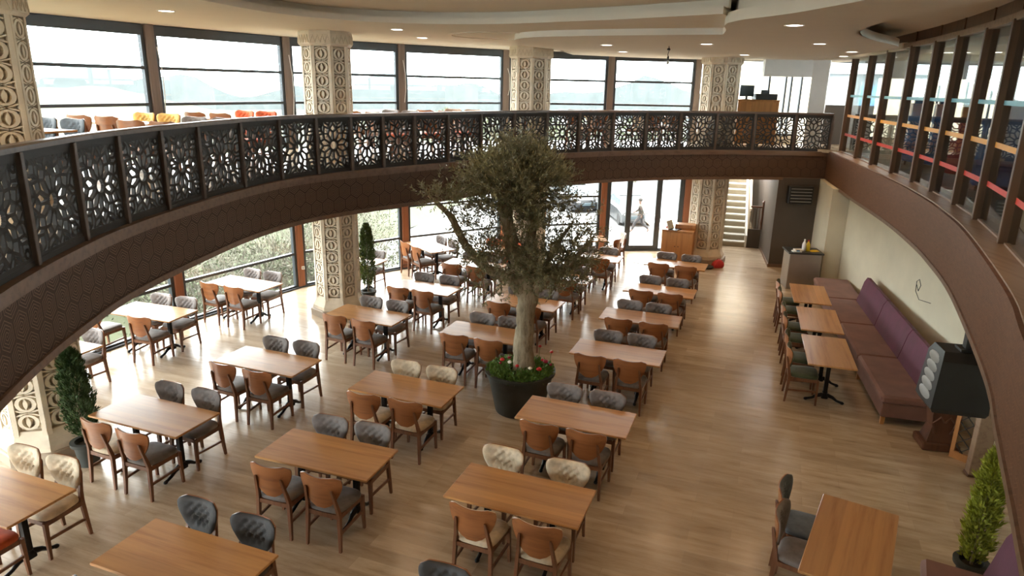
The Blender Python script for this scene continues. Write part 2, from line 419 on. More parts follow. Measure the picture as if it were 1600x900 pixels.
def sweep(curve, prof, name, mat, d=1, uv=False, parent=None, smooth=True):
    """sweep a closed profile [(offset,z)...] along a plan curve (offset>0 = outwards from the void)."""
    b = MB(); s = 0; offs = [offset(curve, o*d) for o, z in prof]; b.uv = [] if uv else None
    rings = []; 
    for i, p in enumerate(curve):
        if i: s += math.hypot(p[0]-curve[i-1][0], p[1]-curve[i-1][1])
        rings.append([(*offs[k][i], prof[k][1]) for k in range(len(prof))])
        if uv: b.uv += [(s, prof[k][1]) for k in range(len(prof))]
    b.loft(rings); return b.build(name, mat, parent, 35 if smooth else False)
# left/far fascia: travelling from behind camera round the left; the slab lies on the left-hand side of travel
def fascias():
    f = sweep(IN_L, [(-.02, 2.5), (-.02, 3.1), (.02, 3.1), (.02, 2.5)], 'trim_1', 'fascia', 1, True)
    struct(f, 'dark carved walnut band under the curved gallery railing')
    struct(sweep(IN_L, [(-.05, 3.1), (-.05, 3.22), (.22, 3.22), (.22, 3.205), (.02, 3.205), (.02, 3.1)], 'trim_2', 'trim_wood'))
    struct(sweep(IN_L, [(-.045, 2.44), (-.045, 2.51), (.12, 2.51), (.12, 2.44)], 'trim_3', 'trim_wood'))
    f = sweep(IN_R, [(-.02, 2.5), (-.02, 3.0), (.02, 3.0), (.02, 2.5)], 'trim_4', 'fascia_r', 1, True)
    struct(f, 'reddish carved wood band under the glass partition')
    struct(sweep(IN_R, [(-.035, 3.0), (-.035, 3.23), (.42, 3.23), (.42, 3.205), (.02, 3.205), (.02, 3.0)], 'trim_5', 'fascia_r', 1, True))
    struct(sweep(IN_R, [(-.04, 2.44), (-.04, 2.5), (.12, 2.5), (.12, 2.44)], 'trim_6', 'trim_wood'))
    struct(sweep(IN_R, [(.0, 3.232), (.0, 3.25), (.40, 3.25), (.40, 3.232)], 'trim_7', 'ledge'))
fascias()

def windows():
    n = 0
    bays = [(WIN[i], WIN[i+1]) for i in range(len(WIN)-1)]
    posts = []
    for i, (a, c) in enumerate(bays):
        a, c = Vector((*a, 0)), Vector((*c, 0)); t = (c-a).normalized(); L = (c-a).length; rz = math.atan2(t.y, t.x)
        for lvl in (0, 1):
            if lvl == 0: z0, z1, bars = 0.0, 2.5, (.84, 1.66)
            else: z0, z1, bars = Z_UP, 5.66, (3.72, 4.29, 4.93)
            n += 1
            door = (lvl == 0 and i == len(bays)-1)
            e = bpy.data.objects.new('door_1' if door else 'window_%d' % n, None); COL.objects.link(e); e.location = a; e.rotation_euler = (0, 0, rz); struct(e)
            f = MB(); g0, g1 = .09, L-.09; w = .075
            f.box(g0, g0+w, -.04, .04, z0, z1); f.box(g1-w, g1, -.04, .04, z0, z1)
            f.box(g0+w, g1-w, -.04, .04, z1-(.06 if lvl == 0 else .17), z1); 
            if not door:
                f.box(g0+w, g1-w, -.04, .04, z0, z0+.07)
                for zb in bars: f.box(g0+w, g1-w, -.04, .04, zb-.028, zb+.028)
                f.build('window_frame', 'frame', e)
                p = MB(); p.box(g0+w, g1-w, -.006, .006, z0+.07, z1-.06); p.build('pane', 'glass', e)
            else:
                e['label'] = 'glass entrance doors with anthracite frames'
                f.build('door_frame', 'frame', e)
                xs = [g0+w, .77, 1.72, g1-w]
                for k in range(3):
                    l = MB(); x0, x1 = xs[k], xs[k+1]; ww = .06 if k != 1 else .1
                    l.box(x0, x0+ww, -.03, .03, 0, z1-.06); l.box(x1-ww, x1, -.03, .03, 0, z1-.06)
                    l.box(x0+ww, x1-ww, -.03, .03, 0, .07 if k != 1 else .16); l.box(x0+ww, x1-ww, -.03, .03, z1-.16, z1-.06)
                    lo = l.build('door_leaf', 'frame', e)
                    p = MB(); p.box(x0+ww, x1-ww, -.006, .006, .07, z1-.15); p.build('pane', 'glass', lo)
                h = MB(); h.tube([(1.72, -.03, .75), (1.74, -.1, .78), (1.75, -.13, 1.05), (1.74, -.1, 1.32), (1.72, -.03, 1.35)], .014, 8)
                h.build('door_handle', 'black', e, 40)
    k = 0
    for i, p in enumerate(WIN):
        q = WIN[min(i+1, len(WIN)-1)]; o = WIN[max(i-1, 0)]
        rz = math.atan2(q[1]-o[1], q[0]-o[0])
        for z0, z1, m in ((0, 2.5, 'winpost'), (Z_UP, Z_CEIL, 'winpost_up')):
            k += 1; b = MB(); b.box(-.09, .09, -.09, .07, z0, z1, .008)
            o2 = b.build('window_post_%d' % k, m); o2.location = (*p, 0); o2.rotation_euler = (0, 0, rz); struct(o2)
windows()
# low sill strip and ceiling edge along the glass
struct(sweep(WIN, [(-.10, 0), (-.10, .035), (.0, .035), (.0, 0)], 'trim_8', 'frame', 1, smooth=False))

def ceilings():
    b = MB(); b.prism([(-9.5, -4), (17, -4), (17, 23), (5.2, 23)]+[(5.2, 21.2), (2.5, 21), (-.6, 20.2), (-3.2, 18.4), (-5.5, 16.3), (-7.2, 13.4), (-8.6, 10.3), (-9.3, 7)], Z_HIGH, 6.2)
    struct(b.build('ceiling', 'ceil'))
    # lower outer ring whose inner edge is the long curved lip
    lip = smooth_curve([(-1.2, -1.5), (-2.6, 2.0), (-3.6, 5.5), (-3.95, 8.0), (-3.78, 9.5), (-3.4, 10.7), (-2.5, 11.6), (-1.35, 11.85), (-.2, 11.55), (.85, 10.85), (1.7, 10.2), (2.6, 9.4)], .3)
    outer = smooth_curve([(-7.2, -3.5), (-8.6, .6), (-9.1, 3.8), (-9.1, 7.0), (-8.5, 10.4), (-7.2, 13.4), (-5.5, 16.4), (-3.2, 18.5), (-.5, 20.2), (2.6, 21.0), (5.2, 21.3), (9, 21.3)], .3)
    def strip(A, B, z0, z1, name, m='ceil'):
        n = 200
        def res(c):
            d = [0]
            for i in range(1, len(c)): d.append(d[-1]+math.hypot(c[i][0]-c[i-1][0], c[i][1]-c[i-1][1]))
            return [(float(np.interp(t, d, [q[0] for q in c])), float(np.interp(t, d, [q[1] for q in c]))) for t in np.linspace(0, d[-1], n)]
        A, B = res(A), res(B); b = MB()
        b.loft([[(*A[i], z0), (*B[i], z0), (*B[i], z1), (*A[i], z1)] for i in range(n)])
        struct(b.build(name, m))
    strip(lip, outer, Z_CEIL, Z_CEIL+.09, 'ceiling_ring')
    struct(sweep(lip, [(.14, Z_CEIL+.08), (.14, Z_HIGH-.001), (.2, Z_HIGH-.001), (.2, Z_CEIL+.08)], 'ceiling_riser', 'ceil'))
    # floating disc over the far side, its white edge facing the room
    disc = smooth_curve([(.9, 16.9), (.2, 15.8), (-.02, 14.9), (-.02, 13.6), (.25, 13.0), (.7, 12.6), (1.9, 11.95), (3.15, 11.45)], .25)
    tail = smooth_curve([(3.2, 11.45), (3.0, 10.6), (2.75, 9.8), (2.72, 9.1), (3.1, 7.8), (3.3, 5), (2.4, 2), (1.0, -1)], .25)
    edge = disc+tail
    struct(sweep(disc, [(.30, Z_CEIL+.02), (.30, Z_HIGH-.001), (.36, Z_HIGH-.001), (.36, Z_CEIL+.02)], 'ceiling_disc_shade_riser', 'ceil_gap_shade'))  # back of the gap above the disc, its shade put into the colour
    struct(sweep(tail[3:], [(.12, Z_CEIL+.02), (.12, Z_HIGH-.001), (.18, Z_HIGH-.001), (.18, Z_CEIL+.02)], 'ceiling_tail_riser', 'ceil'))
    right = smooth_curve([(1.5, 19.5), (4, 20.6), (7.5, 20.4), (7.75, 17.5), (7.3, 14.4), (6.9, 13.3), (5.9, 12.1), (5.2, 11.1), (4.72, 10.1), (4.4, 8.8), (4.3, 7.0), (4.2, 4), (3.6, 1), (3, -1)], .25)
    strip(edge, right, Z_CEIL-.1, Z_CEIL+.03, 'ceiling_disc')
    strip(smooth_curve([(7.5, 21), (8.3, 18.6), (7.78, 15.5), (7.5, 14.3)], .3), smooth_curve([(9.2, 21), (9.4, 18.6), (8.6, 15.5), (7.9, 14.0)], .3), Z_CEIL-.1, Z_CEIL+.03, 'ceiling_corner')
    # shallow round recess shown as a darker thick ring beside the disc
    b = MB(); ring = []
    for k in range(33):
        a = 2*math.pi*k/32
        ring.append([(-.35+1.0*math.cos(a), 14.3+1.0*math.sin(a), Z_CEIL-.012), (-.35+.93*math.cos(a), 14.3+.93*math.sin(a), Z_CEIL-.012), (-.35+.93*math.cos(a), 14.3+.93*math.sin(a), Z_CEIL+.01), (-.35+1.0*math.cos(a), 14.3+1.0*math.sin(a), Z_CEIL+.01)])
    b.loft(ring, False); struct(b.build('ceiling_moulding', 'ceil'))
ceilings()
struct(sweep(WIN, [(.02, 5.64), (.02, 6.1), (.2, 6.1), (.2, 5.64)], 'wall_light_seal', 'frame', 1, smooth=False))  # added above the window heads to keep daylight out of the ceiling void

def walls():
    b = MB(); b.box(5.2, 17, 20.92, 21.1, 5.58, 6.1); struct(b.build('wall_end_light_seal', 'plaster'))  # added to close the gap above the end window against daylight
    b = MB(); b.box(-7.1, -6.9, -4.2, -2.1, 0, 6.1); struct(b.build('wall_left_light_seal', 'plaster'))  # added out of view to stop daylight entering the rear left corner
    # right-hand lower wall behind the benches, its pier and the taupe service wall
    def wall(name, pts, z0, z1, mat, th=.18, side=-1, label=None):
        b = MB(); n = len(pts); off = offset(pts, th*side)
        b.loft([[(*pts[i], z0), (*off[i], z0), (*off[i], z1), (*pts[i], z1)] for i in range(n)])
        return struct(b.build(name, mat), label)
    wall('wall_right', [(3.0, -4), (3.4, .5), (4.6, 4.0), (6.3, 6.6), (6.78, 9.3), (7.12, 11.1), (7.78, 14.3), (8.15, 16.75)], 0, 2.5, 'plaster')
    b = MB(); b.prism([(7.76, 16.85), (8.2, 16.75), (8.75, 18.8), (8.3, 18.9)], 0, 2.5); struct(b.build('wall_pier', 'plaster'))
    b = MB(); b.prism([(7.2, 18.92), (8.8, 18.78), (9.4, 21.4), (7.8, 21.5)], 0, 2.5); struct(b.build('wall_service', 'darkwall'))
    b = MB(); b.prism([(7.17, 18.9), (8.7, 18.75), (8.7, 18.78), (7.2, 18.93), (7.8, 21.4), (7.78, 21.4)], 0, .09); struct(b.build('baseboard_service', 'trim_wood'))
    b = MB(); b.prism([(7.8, 21.5), (9.4, 21.4), (10.9, 26.9), (9.25, 26.9)], 0, 2.5); struct(b.build('wall_stair_right', 'darkwall'))
    b = MB(); b.box(-7, 17, -4.2, -4, 0, 6); struct(b.build('wall_back', 'plaster'))
    b = MB(); b.box(5.2, 6.25, 20.75, 20.95, 0, 2.5); struct(b.build('wall_stair_left', 'plaster'))
    b = MB(); b.prism([(6.15, 20.95), (6.3, 20.95), (7.6, 26.9), (7.4, 26.9)], 0, 2.5); struct(b.build('wall_stair_side', 'plaster'))
    b = MB(); b.box(7.0, 11, 26.9, 27.05, 0, 6); struct(b.build('wall_stair_back', 'plaster'))
    # gallery: white pier and end walls
    b = MB(); b.prism([(8.05, 19.75), (8.42, 19.55), (8.62, 19.95), (8.25, 20.2)], Z_UP, Z_CEIL); struct(b.build('wall_white_pier', 'white'))
    b = MB(); b.box(5.25, 8.3, 20.8, 20.9, Z_UP, 3.5); struct(b.build('wall_gallery_end', 'plaster'))
walls()

# gallery end window behind the counter, with blind box
def end_window():
    e = bpy.data.objects.new('window_90', None); COL.objects.link(e); e.location = (5.25, 20.85, 0); struct(e)
    f = MB(); 
    for x in (0, 1.05, 1.12, 2.02, 2.5, 2.66, 2.95): f.box(x, x+.05, -.04, .04, 3.5, 5.62)
    for z in (3.5, 4.05): f.box(0, 1.1, -.04, .04, z, z+.06)
    f.box(0, 3, -.04, .04, 5.56, 5.62); f.box(1.1, 3, -.04, .04, 3.5, 3.56)
    f.build('window_frame', 'frame', e)
    p = MB(); p.box(.05, 2.95, -.005, .005, 3.56, 5.56); p.build('pane', 'glass', e)
    b = MB(); b.box(6.75, 8.12, 19.75, 19.95, 5.14, 5.62, .01)
    tag(b.build('blind_box', 'white'), 'white roller blind box hanging below the gallery ceiling by the end window', 'blind')
end_window()

# ------------------------------------------------------------ columns
def column(x, y, ap, rz, label):
    e = bpy.data.objects.new('column', None); COL.objects.link(e); e.location = (x, y, 0); e.rotation_euler = (0, 0, rz); struct(e, label)
    side = 2*ap*math.tan(math.pi/8); Rr = ap/math.cos(math.pi/8)
    s = MB(); s.lathe([(Rr-.095, .0), (Rr-.095, Z_HIGH-.02)], 8, ang0=math.pi/8)
    for k in range(8):
        st = len(s.v); hw = side/2-.004
        for sx in (-1, 1): s.box(sx*hw-(.055 if sx > 0 else 0), sx*hw+(.055 if sx < 0 else 0), ap-.09, ap, .25, 5.42)
        s.xf(Matrix.Rotation(k*math.pi/4, 4, 'Z'), st)
    s.build('shaft', 'stone', e)
    mo = MB(); pitch = .248; N = 20
    zt = ap-.006; rx, ry = side/2-.068, .106
    def plate(poly, d=.0):
        n = len(poly); o = len(mo.v)
        mo.v += [(p[0], ap-.09, p[1]) for p in poly]+[(p[0], zt+d, p[1]) for p in poly]
        mo.f.append(tuple(o+n+i for i in range(n)))
        for i in range(n): j = (i+1) % n; mo.f.append((o+i, o+n+i, o+n+j, o+j))
    for k in range(8):
        st = len(mo.v)
        for i in range(N):
            zc = .43+pitch*(i+.5)
            n = 14; ro = [(rx*math.cos(2*math.pi*j/n), ry*math.sin(2*math.pi*j/n)) for j in range(n)]
            for j in range(n):
                a, c = ro[j], ro[(j+1) % n]
                plate([(a[0], zc+a[1]), (a[0]*.60, zc+a[1]*.74), (c[0]*.60, zc+c[1]*.74), (c[0], zc+c[1])])
            plate([(0, zc-.075), (.022, zc-.03), (.027, zc), (.022, zc+.03), (0, zc+.075), (-.022, zc+.03), (-.027, zc), (-.022, zc-.03)], .004)
            z2 = zc+pitch/2
            for sx in (-1, 1):
                for sz in (-1, 1):
                    plate([(0, z2+sz*.004), (sx*rx*.55, z2+sz*.028), (sx*(rx+.004), z2+sz*.046), (sx*(rx+.004), z2+sz*.028), (sx*rx*.6, z2+sz*.010)], -.004)
        mo.xf(Matrix.Rotation(k*math.pi/4, 4, 'Z'), st)
    mo.build('ornament', 'stone', e)
    c = MB(); c.lathe([(Rr+.0, 5.40), (Rr+.045, 5.44), (Rr+.045, 5.62), (Rr+.02, Z_CEIL+.05)], 8, ang0=math.pi/8)
    for k in range(8):
        st = len(c.v)
        for j in range(4):
            x0 = -side/2+side*j/4; w = side/4
            c.bar((x0, ap+.045, 5.46), (x0+w/2, ap+.045, 5.6), .014, .02); c.bar((x0+w/2, ap+.045, 5.6), (x0+w, ap+.045, 5.46), .014, .02)
        c.xf(Matrix.Rotation(k*math.pi/4, 4, 'Z'), st)
    c.build('capital', 'stone', e)
    b = MB(); b.lathe([(Rr+.07, .14), (Rr+.07, .22), (Rr+.02, .3), (Rr-.02, .42)], 8, ang0=math.pi/8); b.build('base', 'stone', e)
    b = MB(); b.lathe([(Rr+.12, 0), (Rr+.12, .14), (Rr+.10, .15)], 8, ang0=math.pi/8); b.build('plinth', 'plinth', e)
column(-6.15, 8.3, .465, R(12), 'carved sandstone column at the left edge beside the bushy conifer')
column(-3.72, 14.2, .44, R(2), 'carved sandstone column beside the slim conifer')
column(.36, 18.1, .465, R(-20), 'carved sandstone column behind the olive tree')
column(5.53, 19.55, .475, R(-25), 'carved sandstone column beside the pine cabinet and staircase')

# ------------------------------------------------------------ gallery railing
POSTB = [-64, -57, -51.5, -46.5, -42.3, -38.71, -35.68, -32.5, -29.72, -26.93, -24.43, -21.44, -18.63, -15.85, -13.2, -10.71, -8.2, -5.5, -2.84, -0.17, 2.49, 5.08, 7.81, 10.4, 13.04, 15.77, 18.58, 21.48, 24.0]
def clipseg(a, b, hx, hz):
    t0, t1 = 0, 1; dx, dz = b[0]-a[0], b[1]-a[1]
    for p, q in ((-dx, a[0]+hx), (dx, hx-a[0]), (-dz, a[1]+hz), (dz, hz-a[1])):
        if abs(p) < 1e-9:
            if q < 0: return None
        else:
            t = q/p
            if p < 0: t0 = max(t0, t)
            else: t1 = min(t1, t)
    if t0 >= t1: return None
    return (a[0]+dx*t0, a[1]+dz*t0), (a[0]+dx*t1, a[1]+dz*t1)
def rosette(hx, hz):
    segs = []; N = 12
    P = lambda r, d: (r*math.cos(R(d)), r*math.sin(R(d)))
    for i in range(N):
        a = 30*i+15
        A0, A1 = P(.12, a-15), P(.12, a+15); I = P(.072, a); B0, B1 = P(.225, a-15), P(.225, a+15); T = P(.29, a)
        I1 = P(.072, a+30); T1 = P(.29, a+30)
        segs += [(I, A1), (A1, I1), (A1, B1), (B0, T), (T, B1), (T, P(.375, a+15)), (P(.375, a+15), T1), (T, P(.36, a)), (P(.36, a), P(.425, a+9)), (P(.36, a), P(.425, a-9)),
                 (P(.375, a+15), P(.52, a+15)), (P(.425, a+9), P(.56, a+5)), (P(.425, a-9), P(.56, a-5))]
    for sx in (-1, 1):
        for sz in (-1, 1):
            cx, cz = sx*(hx-.055), sz*(hz-.055)
            for k in range(8):
                a = 45*k
                segs += [((cx+.05*math.cos(R(a)), cz+.05*math.sin(R(a))), (cx+.027*math.cos(R(a+22)), cz+.027*math.sin(R(a+22)))),
                         ((cx+.027*math.cos(R(a+22)), cz+.027*math.sin(R(a+22))), (cx+.05*math.cos(R(a+45)), cz+.05*math.sin(R(a+45))))]
    return segs
def railing():
    t = thing('gallery_railing', 'dark wooden gallery railing with pierced rosette panels along the curved balcony', 'railing')
    line = offset(IN_L, .06)
    pts = [on_bearing(line[::-1], b) for b in POSTB]
    path = [p for p in line if True]
    # handrail swept along the curve
    i0 = min(range(len(line)), key=lambda i: math.hypot(line[i][0]-pts[0][0], line[i][1]-pts[0][1]))
    seg = line[i0:]
    h = sweep(seg, [(-.065, 4.165), (-.065, 4.205), (-.045, 4.22), (.045, 4.22), (.065, 4.205), (.065, 4.165)], 'handrail', 'handrail', 1, False, t)
    sweep(seg, [(-.03, 4.115), (-.03, 4.165), (.03, 4.165), (.03, 4.115)], 'top_board', 'rail_dark', 1, False, t)
    sweep(seg, [(-.03, 3.222), (-.03, 3.27), (.03, 3.27), (.03, 3.222)], 'bottom_rail', 'rail_dark', 1, False, t)
    for i, p in enumerate(pts):
        q = pts[min(i+1, len(pts)-1)]; o = pts[max(i-1, 0)]; rz = math.atan2(q[1]-o[1], q[0]-o[0])
        b = MB(); b.box(-.03, .03, -.06, .045, 3.222, 4.16, .005)
        po = b.build('post', 'rail_post', t); po.location = (*p, 0); po.rotation_euler = (0, 0, rz)
    for i in range(len(pts)-1):
        a, c = Vector((*pts[i], 0)), Vector((*pts[i+1], 0)); L = (c-a).length-.075; m = (a+c)/2
        hx, hz = L/2, .4225; b = MB()
        for s0, s1 in rosette(hx-.012, hz-.012):
            r = clipseg(s0, s1, hx, hz)
            if r and math.hypot(r[1][0]-r[0][0], r[1][1]-r[0][1]) > .004:
                b.bar((r[0][0], 0, r[0][1]), (r[1][0], 0, r[1][1]), .026, .024, up=(0, 1, 0)) if False else b.bar((r[0][0], 0, r[0][1]), (r[1][0], 0, r[1][1]), .029, .034, up=(0, 1, 0))
        for z in (-hz, hz-.03): b.box(-hx, hx, -.020, .020, z, z+.03)
        for x in (-hx, hx-.03): b.box(x, x+.03, -.0195, .0195, -hz+.03, hz-.03)
        po = b.build('rosette_panel', 'rail_dark', t); po.location = (m.x, m.y, 3.27+hz); po.rotation_euler = (0, 0, math.atan2(c.y-a.y, c.x-a.x))
railing()

# ------------------------------------------------------------ glass partition on the right
def partition():
    t = thing('glass_partition', 'floor to ceiling glass partition with dark wood posts and coloured tape strips', 'partition')
    line = offset(IN_R, .27)
    bear = [24.55, 26.0, 27.1, 28.5, 29.9, 31.2, 32.75, 34.2, 36.0, 38.6, 42.5, 48.5, 57]
    pts = [(8.62, 18.55)]+[on_bearing(line, b) for b in bear[1:]]
    for i, p in enumerate(pts):
        q = pts[min(i+1, len(pts)-1)]; o = pts[max(i-1, 0)]; rz = math.atan2(q[1]-o[1], q[0]-o[0])
        b = MB(); b.box(-.04, .04, -.085, .085, 3.25, 5.62, .005)
        po = b.build('post', 'part_wood', t); po.location = (*p, 0); po.rotation_euler = (0, 0, rz)
        b = MB(); b.box(-.03, .03, -.02, .02, 5.70, Z_HIGH)
        po = b.build('upper_stud', 'part_wood', t); po.location = (p[0], p[1], 0); po.rotation_euler = (0, 0, rz)
    for i in range(len(pts)-1):
        a, c = Vector((*pts[i], 0)), Vector((*pts[i+1], 0)); L = (c-a).length; rz = math.atan2(c.y-a.y, c.x-a.x)
        def put(name, mat, x0, x1, y0, y1, z0, z1, par=t, lab=None):
            b = MB(); b.box(x0, x1, y0, y1, z0, z1); o = b.build(name, mat, par, label=lab)
            if par is t: o.location = (a.x, a.y, 0); o.rotation_euler = (0, 0, rz)
            return o
        g = put('glass_pane', 'glass_p', .05, L-.05, -.005, .005, 3.27, 5.6)
        put('tape_strip', 'red_t', .05, L-.05, -.009, -.006, 3.68, 3.745, g, 'red tape strip')
        put('tape_strip', 'orange_t', .05, L-.05, -.009, -.006, 4.15, 4.215, g, 'orange tape strip')
        put('tape_strip', 'cyan_t', .05, L-.05, -.009, -.006, 4.645, 4.70, g, 'teal tape strip')
        put('head_beam', 'ledge', 0, L, -.06, .10, 5.6, 5.69)
        put('fascia_board', 'part_wood', 0, L, .0, .06, 5.69, Z_HIGH)
        put('glazing_bead', 'ledge', .055, L-.055, -.03, .03, 3.25, 3.27)
partition()

# ------------------------------------------------------------ chairs and tables
def shell_grid(off, thick, z0=.505, z1=.885, cushion=False, inset=0.0):
    b = MB(); nu, nv = (24, 18) if cushion else (12, 12)
    zs = np.linspace(0, 1, nv+1); prof_z = [0, .04, .12, .25, .4, .55, .7, .82, .92, .975, 1.0]; prof_w = [.05, .09, .132, .172, .205, .231, .247, .251, .244, .22, .175]
    def pt(u, v, y):
        hw = float(np.interp(v, prof_z, prof_w))-inset
        z = z0+inset+(z1-z0-2*inset)*v; x = hw*u
        dip = .012*(1-(u*u))*v**3
        lean = -.245-.11*(z-.5)
        return (x, lean+1.05*x*x+y, z-dip)
    F, Bk = [], []
    btn = [(0, .72), (-.42, .62), (.42, .62), (0, .42), (-.2, .55), (.2, .55)]
    for v in zs:
        for u in np.linspace(-1, 1, nu+1):
            t = thick
            if cushion:
                e = (1-abs(u)**4)*(1-abs(2*v-1)**4); t = .012+(thick-.012)*math.sqrt(max(e, 0))
                X, Zq = u*.24, (v-.58)*.38; mk = math.exp(-(X/.15)**6-(Zq/.12)**6)
                t -= .044*mk*(1-min(1, abs(math.sin((X*1.1+Zq)*math.pi/.095)*math.sin((X*1.1-Zq)*math.pi/.095)))**.6)*min(1, t/.03)
            F.append(pt(u, v, off+t)); Bk.append(pt(u, v, off))
    n = nu+1; o = len(F); b.v = F+Bk
    for i in range(nv):
        for j in range(nu):
            q = i*n+j; b.f.append((q+1, q, q+n, q+n+1)); b.f.append((o+q, o+q+1, o+q+n+1, o+q+n))
    edge = [j for j in range(nu)]+[i*n+nu for i in range(nv)]+[nv*n+j for j in range(nu, 0, -1)]+[i*n for i in range(nv, 0, -1)]
    for k in range(len(edge)):
        a, c = edge[k], edge[(k+1) % len(edge)]; b.f.append((a, c, o+c, o+a))
    return b
def seat_pad():
    b = MB(); rings = []; n = 24
    def outline(s, z):
        r = []
        for k in range(n):
            a = 2*math.pi*k/n; ca, sa = math.cos(a), math.sin(a); e = .45
            x = math.copysign(abs(ca)**e, ca); y = math.copysign(abs(sa)**e, sa)
            hw = .222+.018*y; r.append((x*hw*s, y*.222*s+.01, z))
        return r
    for s, z in ((.93, .425), (1, .435), (1.01, .458), (.97, .478), (.85, .488), (.45, .495)): rings.append(outline(s, z))
    b.loft(rings); return b
def make_chair():
    t = thing('dining_chair', '', 'chair')
    for sx in (-1, 1):
        b = MB(); b.bar((sx*.205, .215, .42), (sx*.212, .228, 0), .042, .042, .028, .028); b.build('leg', 'walnut', t)
        b = MB()
        def sq(x, y, z, w, d): return [(x-w/2, y-d/2, z), (x+w/2, y-d/2, z), (x+w/2, y+d/2, z), (x-w/2, y+d/2, z)]
        b.loft([sq(sx*.205, -.232, 0, .027, .03), sq(sx*.198, -.215, .2, .034, .038), sq(sx*.19, -.2, .43, .036, .046), sq(sx*.178, -.215, .52, .032, .04), sq(sx*.158, -.262, .72, .026, .026), sq(sx*.155, -.268, .745, .018, .018)])
        b.build('leg', 'walnut', t)
        b = MB(); b.bar((sx*.199, -.205, .205), (sx*.208, .215, .225), .018, .03); b.build('stretcher', 'walnut', t)
    b = MB()
    b.bar((-.19, .213, .402), (.19, .213, .402), .05, .022, up=(0, 1, 0)) ; b.bar((-.18, -.203, .402), (.18, -.203, .402), .05, .022, up=(0, 1, 0))
    for sx in (-1, 1): b.bar((sx*.195, -.2, .402), (sx*.207, .21, .402), .022, .05)
    b.build('seat_frame', 'walnut', t)
    seat_pad().build('seat', 'fab_grey', t, 50)
    shell_grid(.0, .012).build('backrest', 'shell', t, 35)
    shell_grid(.0125, .046, cushion=True, inset=.003).build('back_cushion', 'fab_grey', t, 60)
    return t
def make_table(name='dining_table', w=1.42, d=.70, peds=(-.36, .36)):
    t = thing(name, '', 'table')
    b = MB(); b.box(-w/2, w/2, -d/2, d/2, .722, .75, .006); b.build('tabletop', 'top', t)
    for px in peds:
        b = MB(); b.box(px-.03, px+.03, -.03, .03, .1, .70, .004); b.box(px-.035, px+.035, -.26, .26, .69, .722, .004); b.box(px-.05, px+.05, -.05, .05, .075, .13, .01)
        b.lathe([(.05, .13), (.035, .16), (.042, .18), (.032, .2)], 12, (px, 0))
        po = b.build('pedestal', 'iron', t, 30)
        for s in (-1, 1):
            f = MB(); f.tube([(px, 0, .1), (px, s*.05, .125), (px, s*.12, .10), (px, s*.18, .055), (px, s*.24, .035), (px, s*.28, .032)], [.03, .036, .028, .02, .021, .017], 8)
            f.ellipsoid((px, s*.27, .024), (.026, .032, .024), 10, 6)
            f.build('foot', 'iron', po, 50)
    if len(peds) == 2:
        b = MB(); b.bar((peds[0], 0, .69), (peds[1], 0, .69), .03, .025); b.build('crossbar', 'iron', t)
    return t
CH = make_chair(); CH_USED = [False]
TB = make_table(); TB_USED = [False]
def place_chair(x, y, rz, fab, label, group, z=0):
    if not CH_USED[0]: o = CH; CH_USED[0] = True
    else: o = copy_tree(CH_SRC)
    o.location = (x, y, z); o.rotation_euler = (0, 0, rz); o['label'] = label; o['group'] = group
    FABS.append((o, fab)); return o
FABS = []; CH_SRC = CH
def place_table(x, y, rz, label, group, z=0):
    if not TB_USED[0]: o = TB; TB_USED[0] = True
    else: o = copy_tree(TB)
    o.location = (x, y, z); o.rotation_euler = (0, 0, rz); o['label'] = label; o['group'] = group; return o
LW = {'grey': 'grey', 'charcoal': 'charcoal', 'cream': 'cream', 'orange': 'orange', 'green': 'dark green', 'mustard': 'mustard', 'slate': 'slate', 'tan': 'tan', 'rose': 'pale rose'}
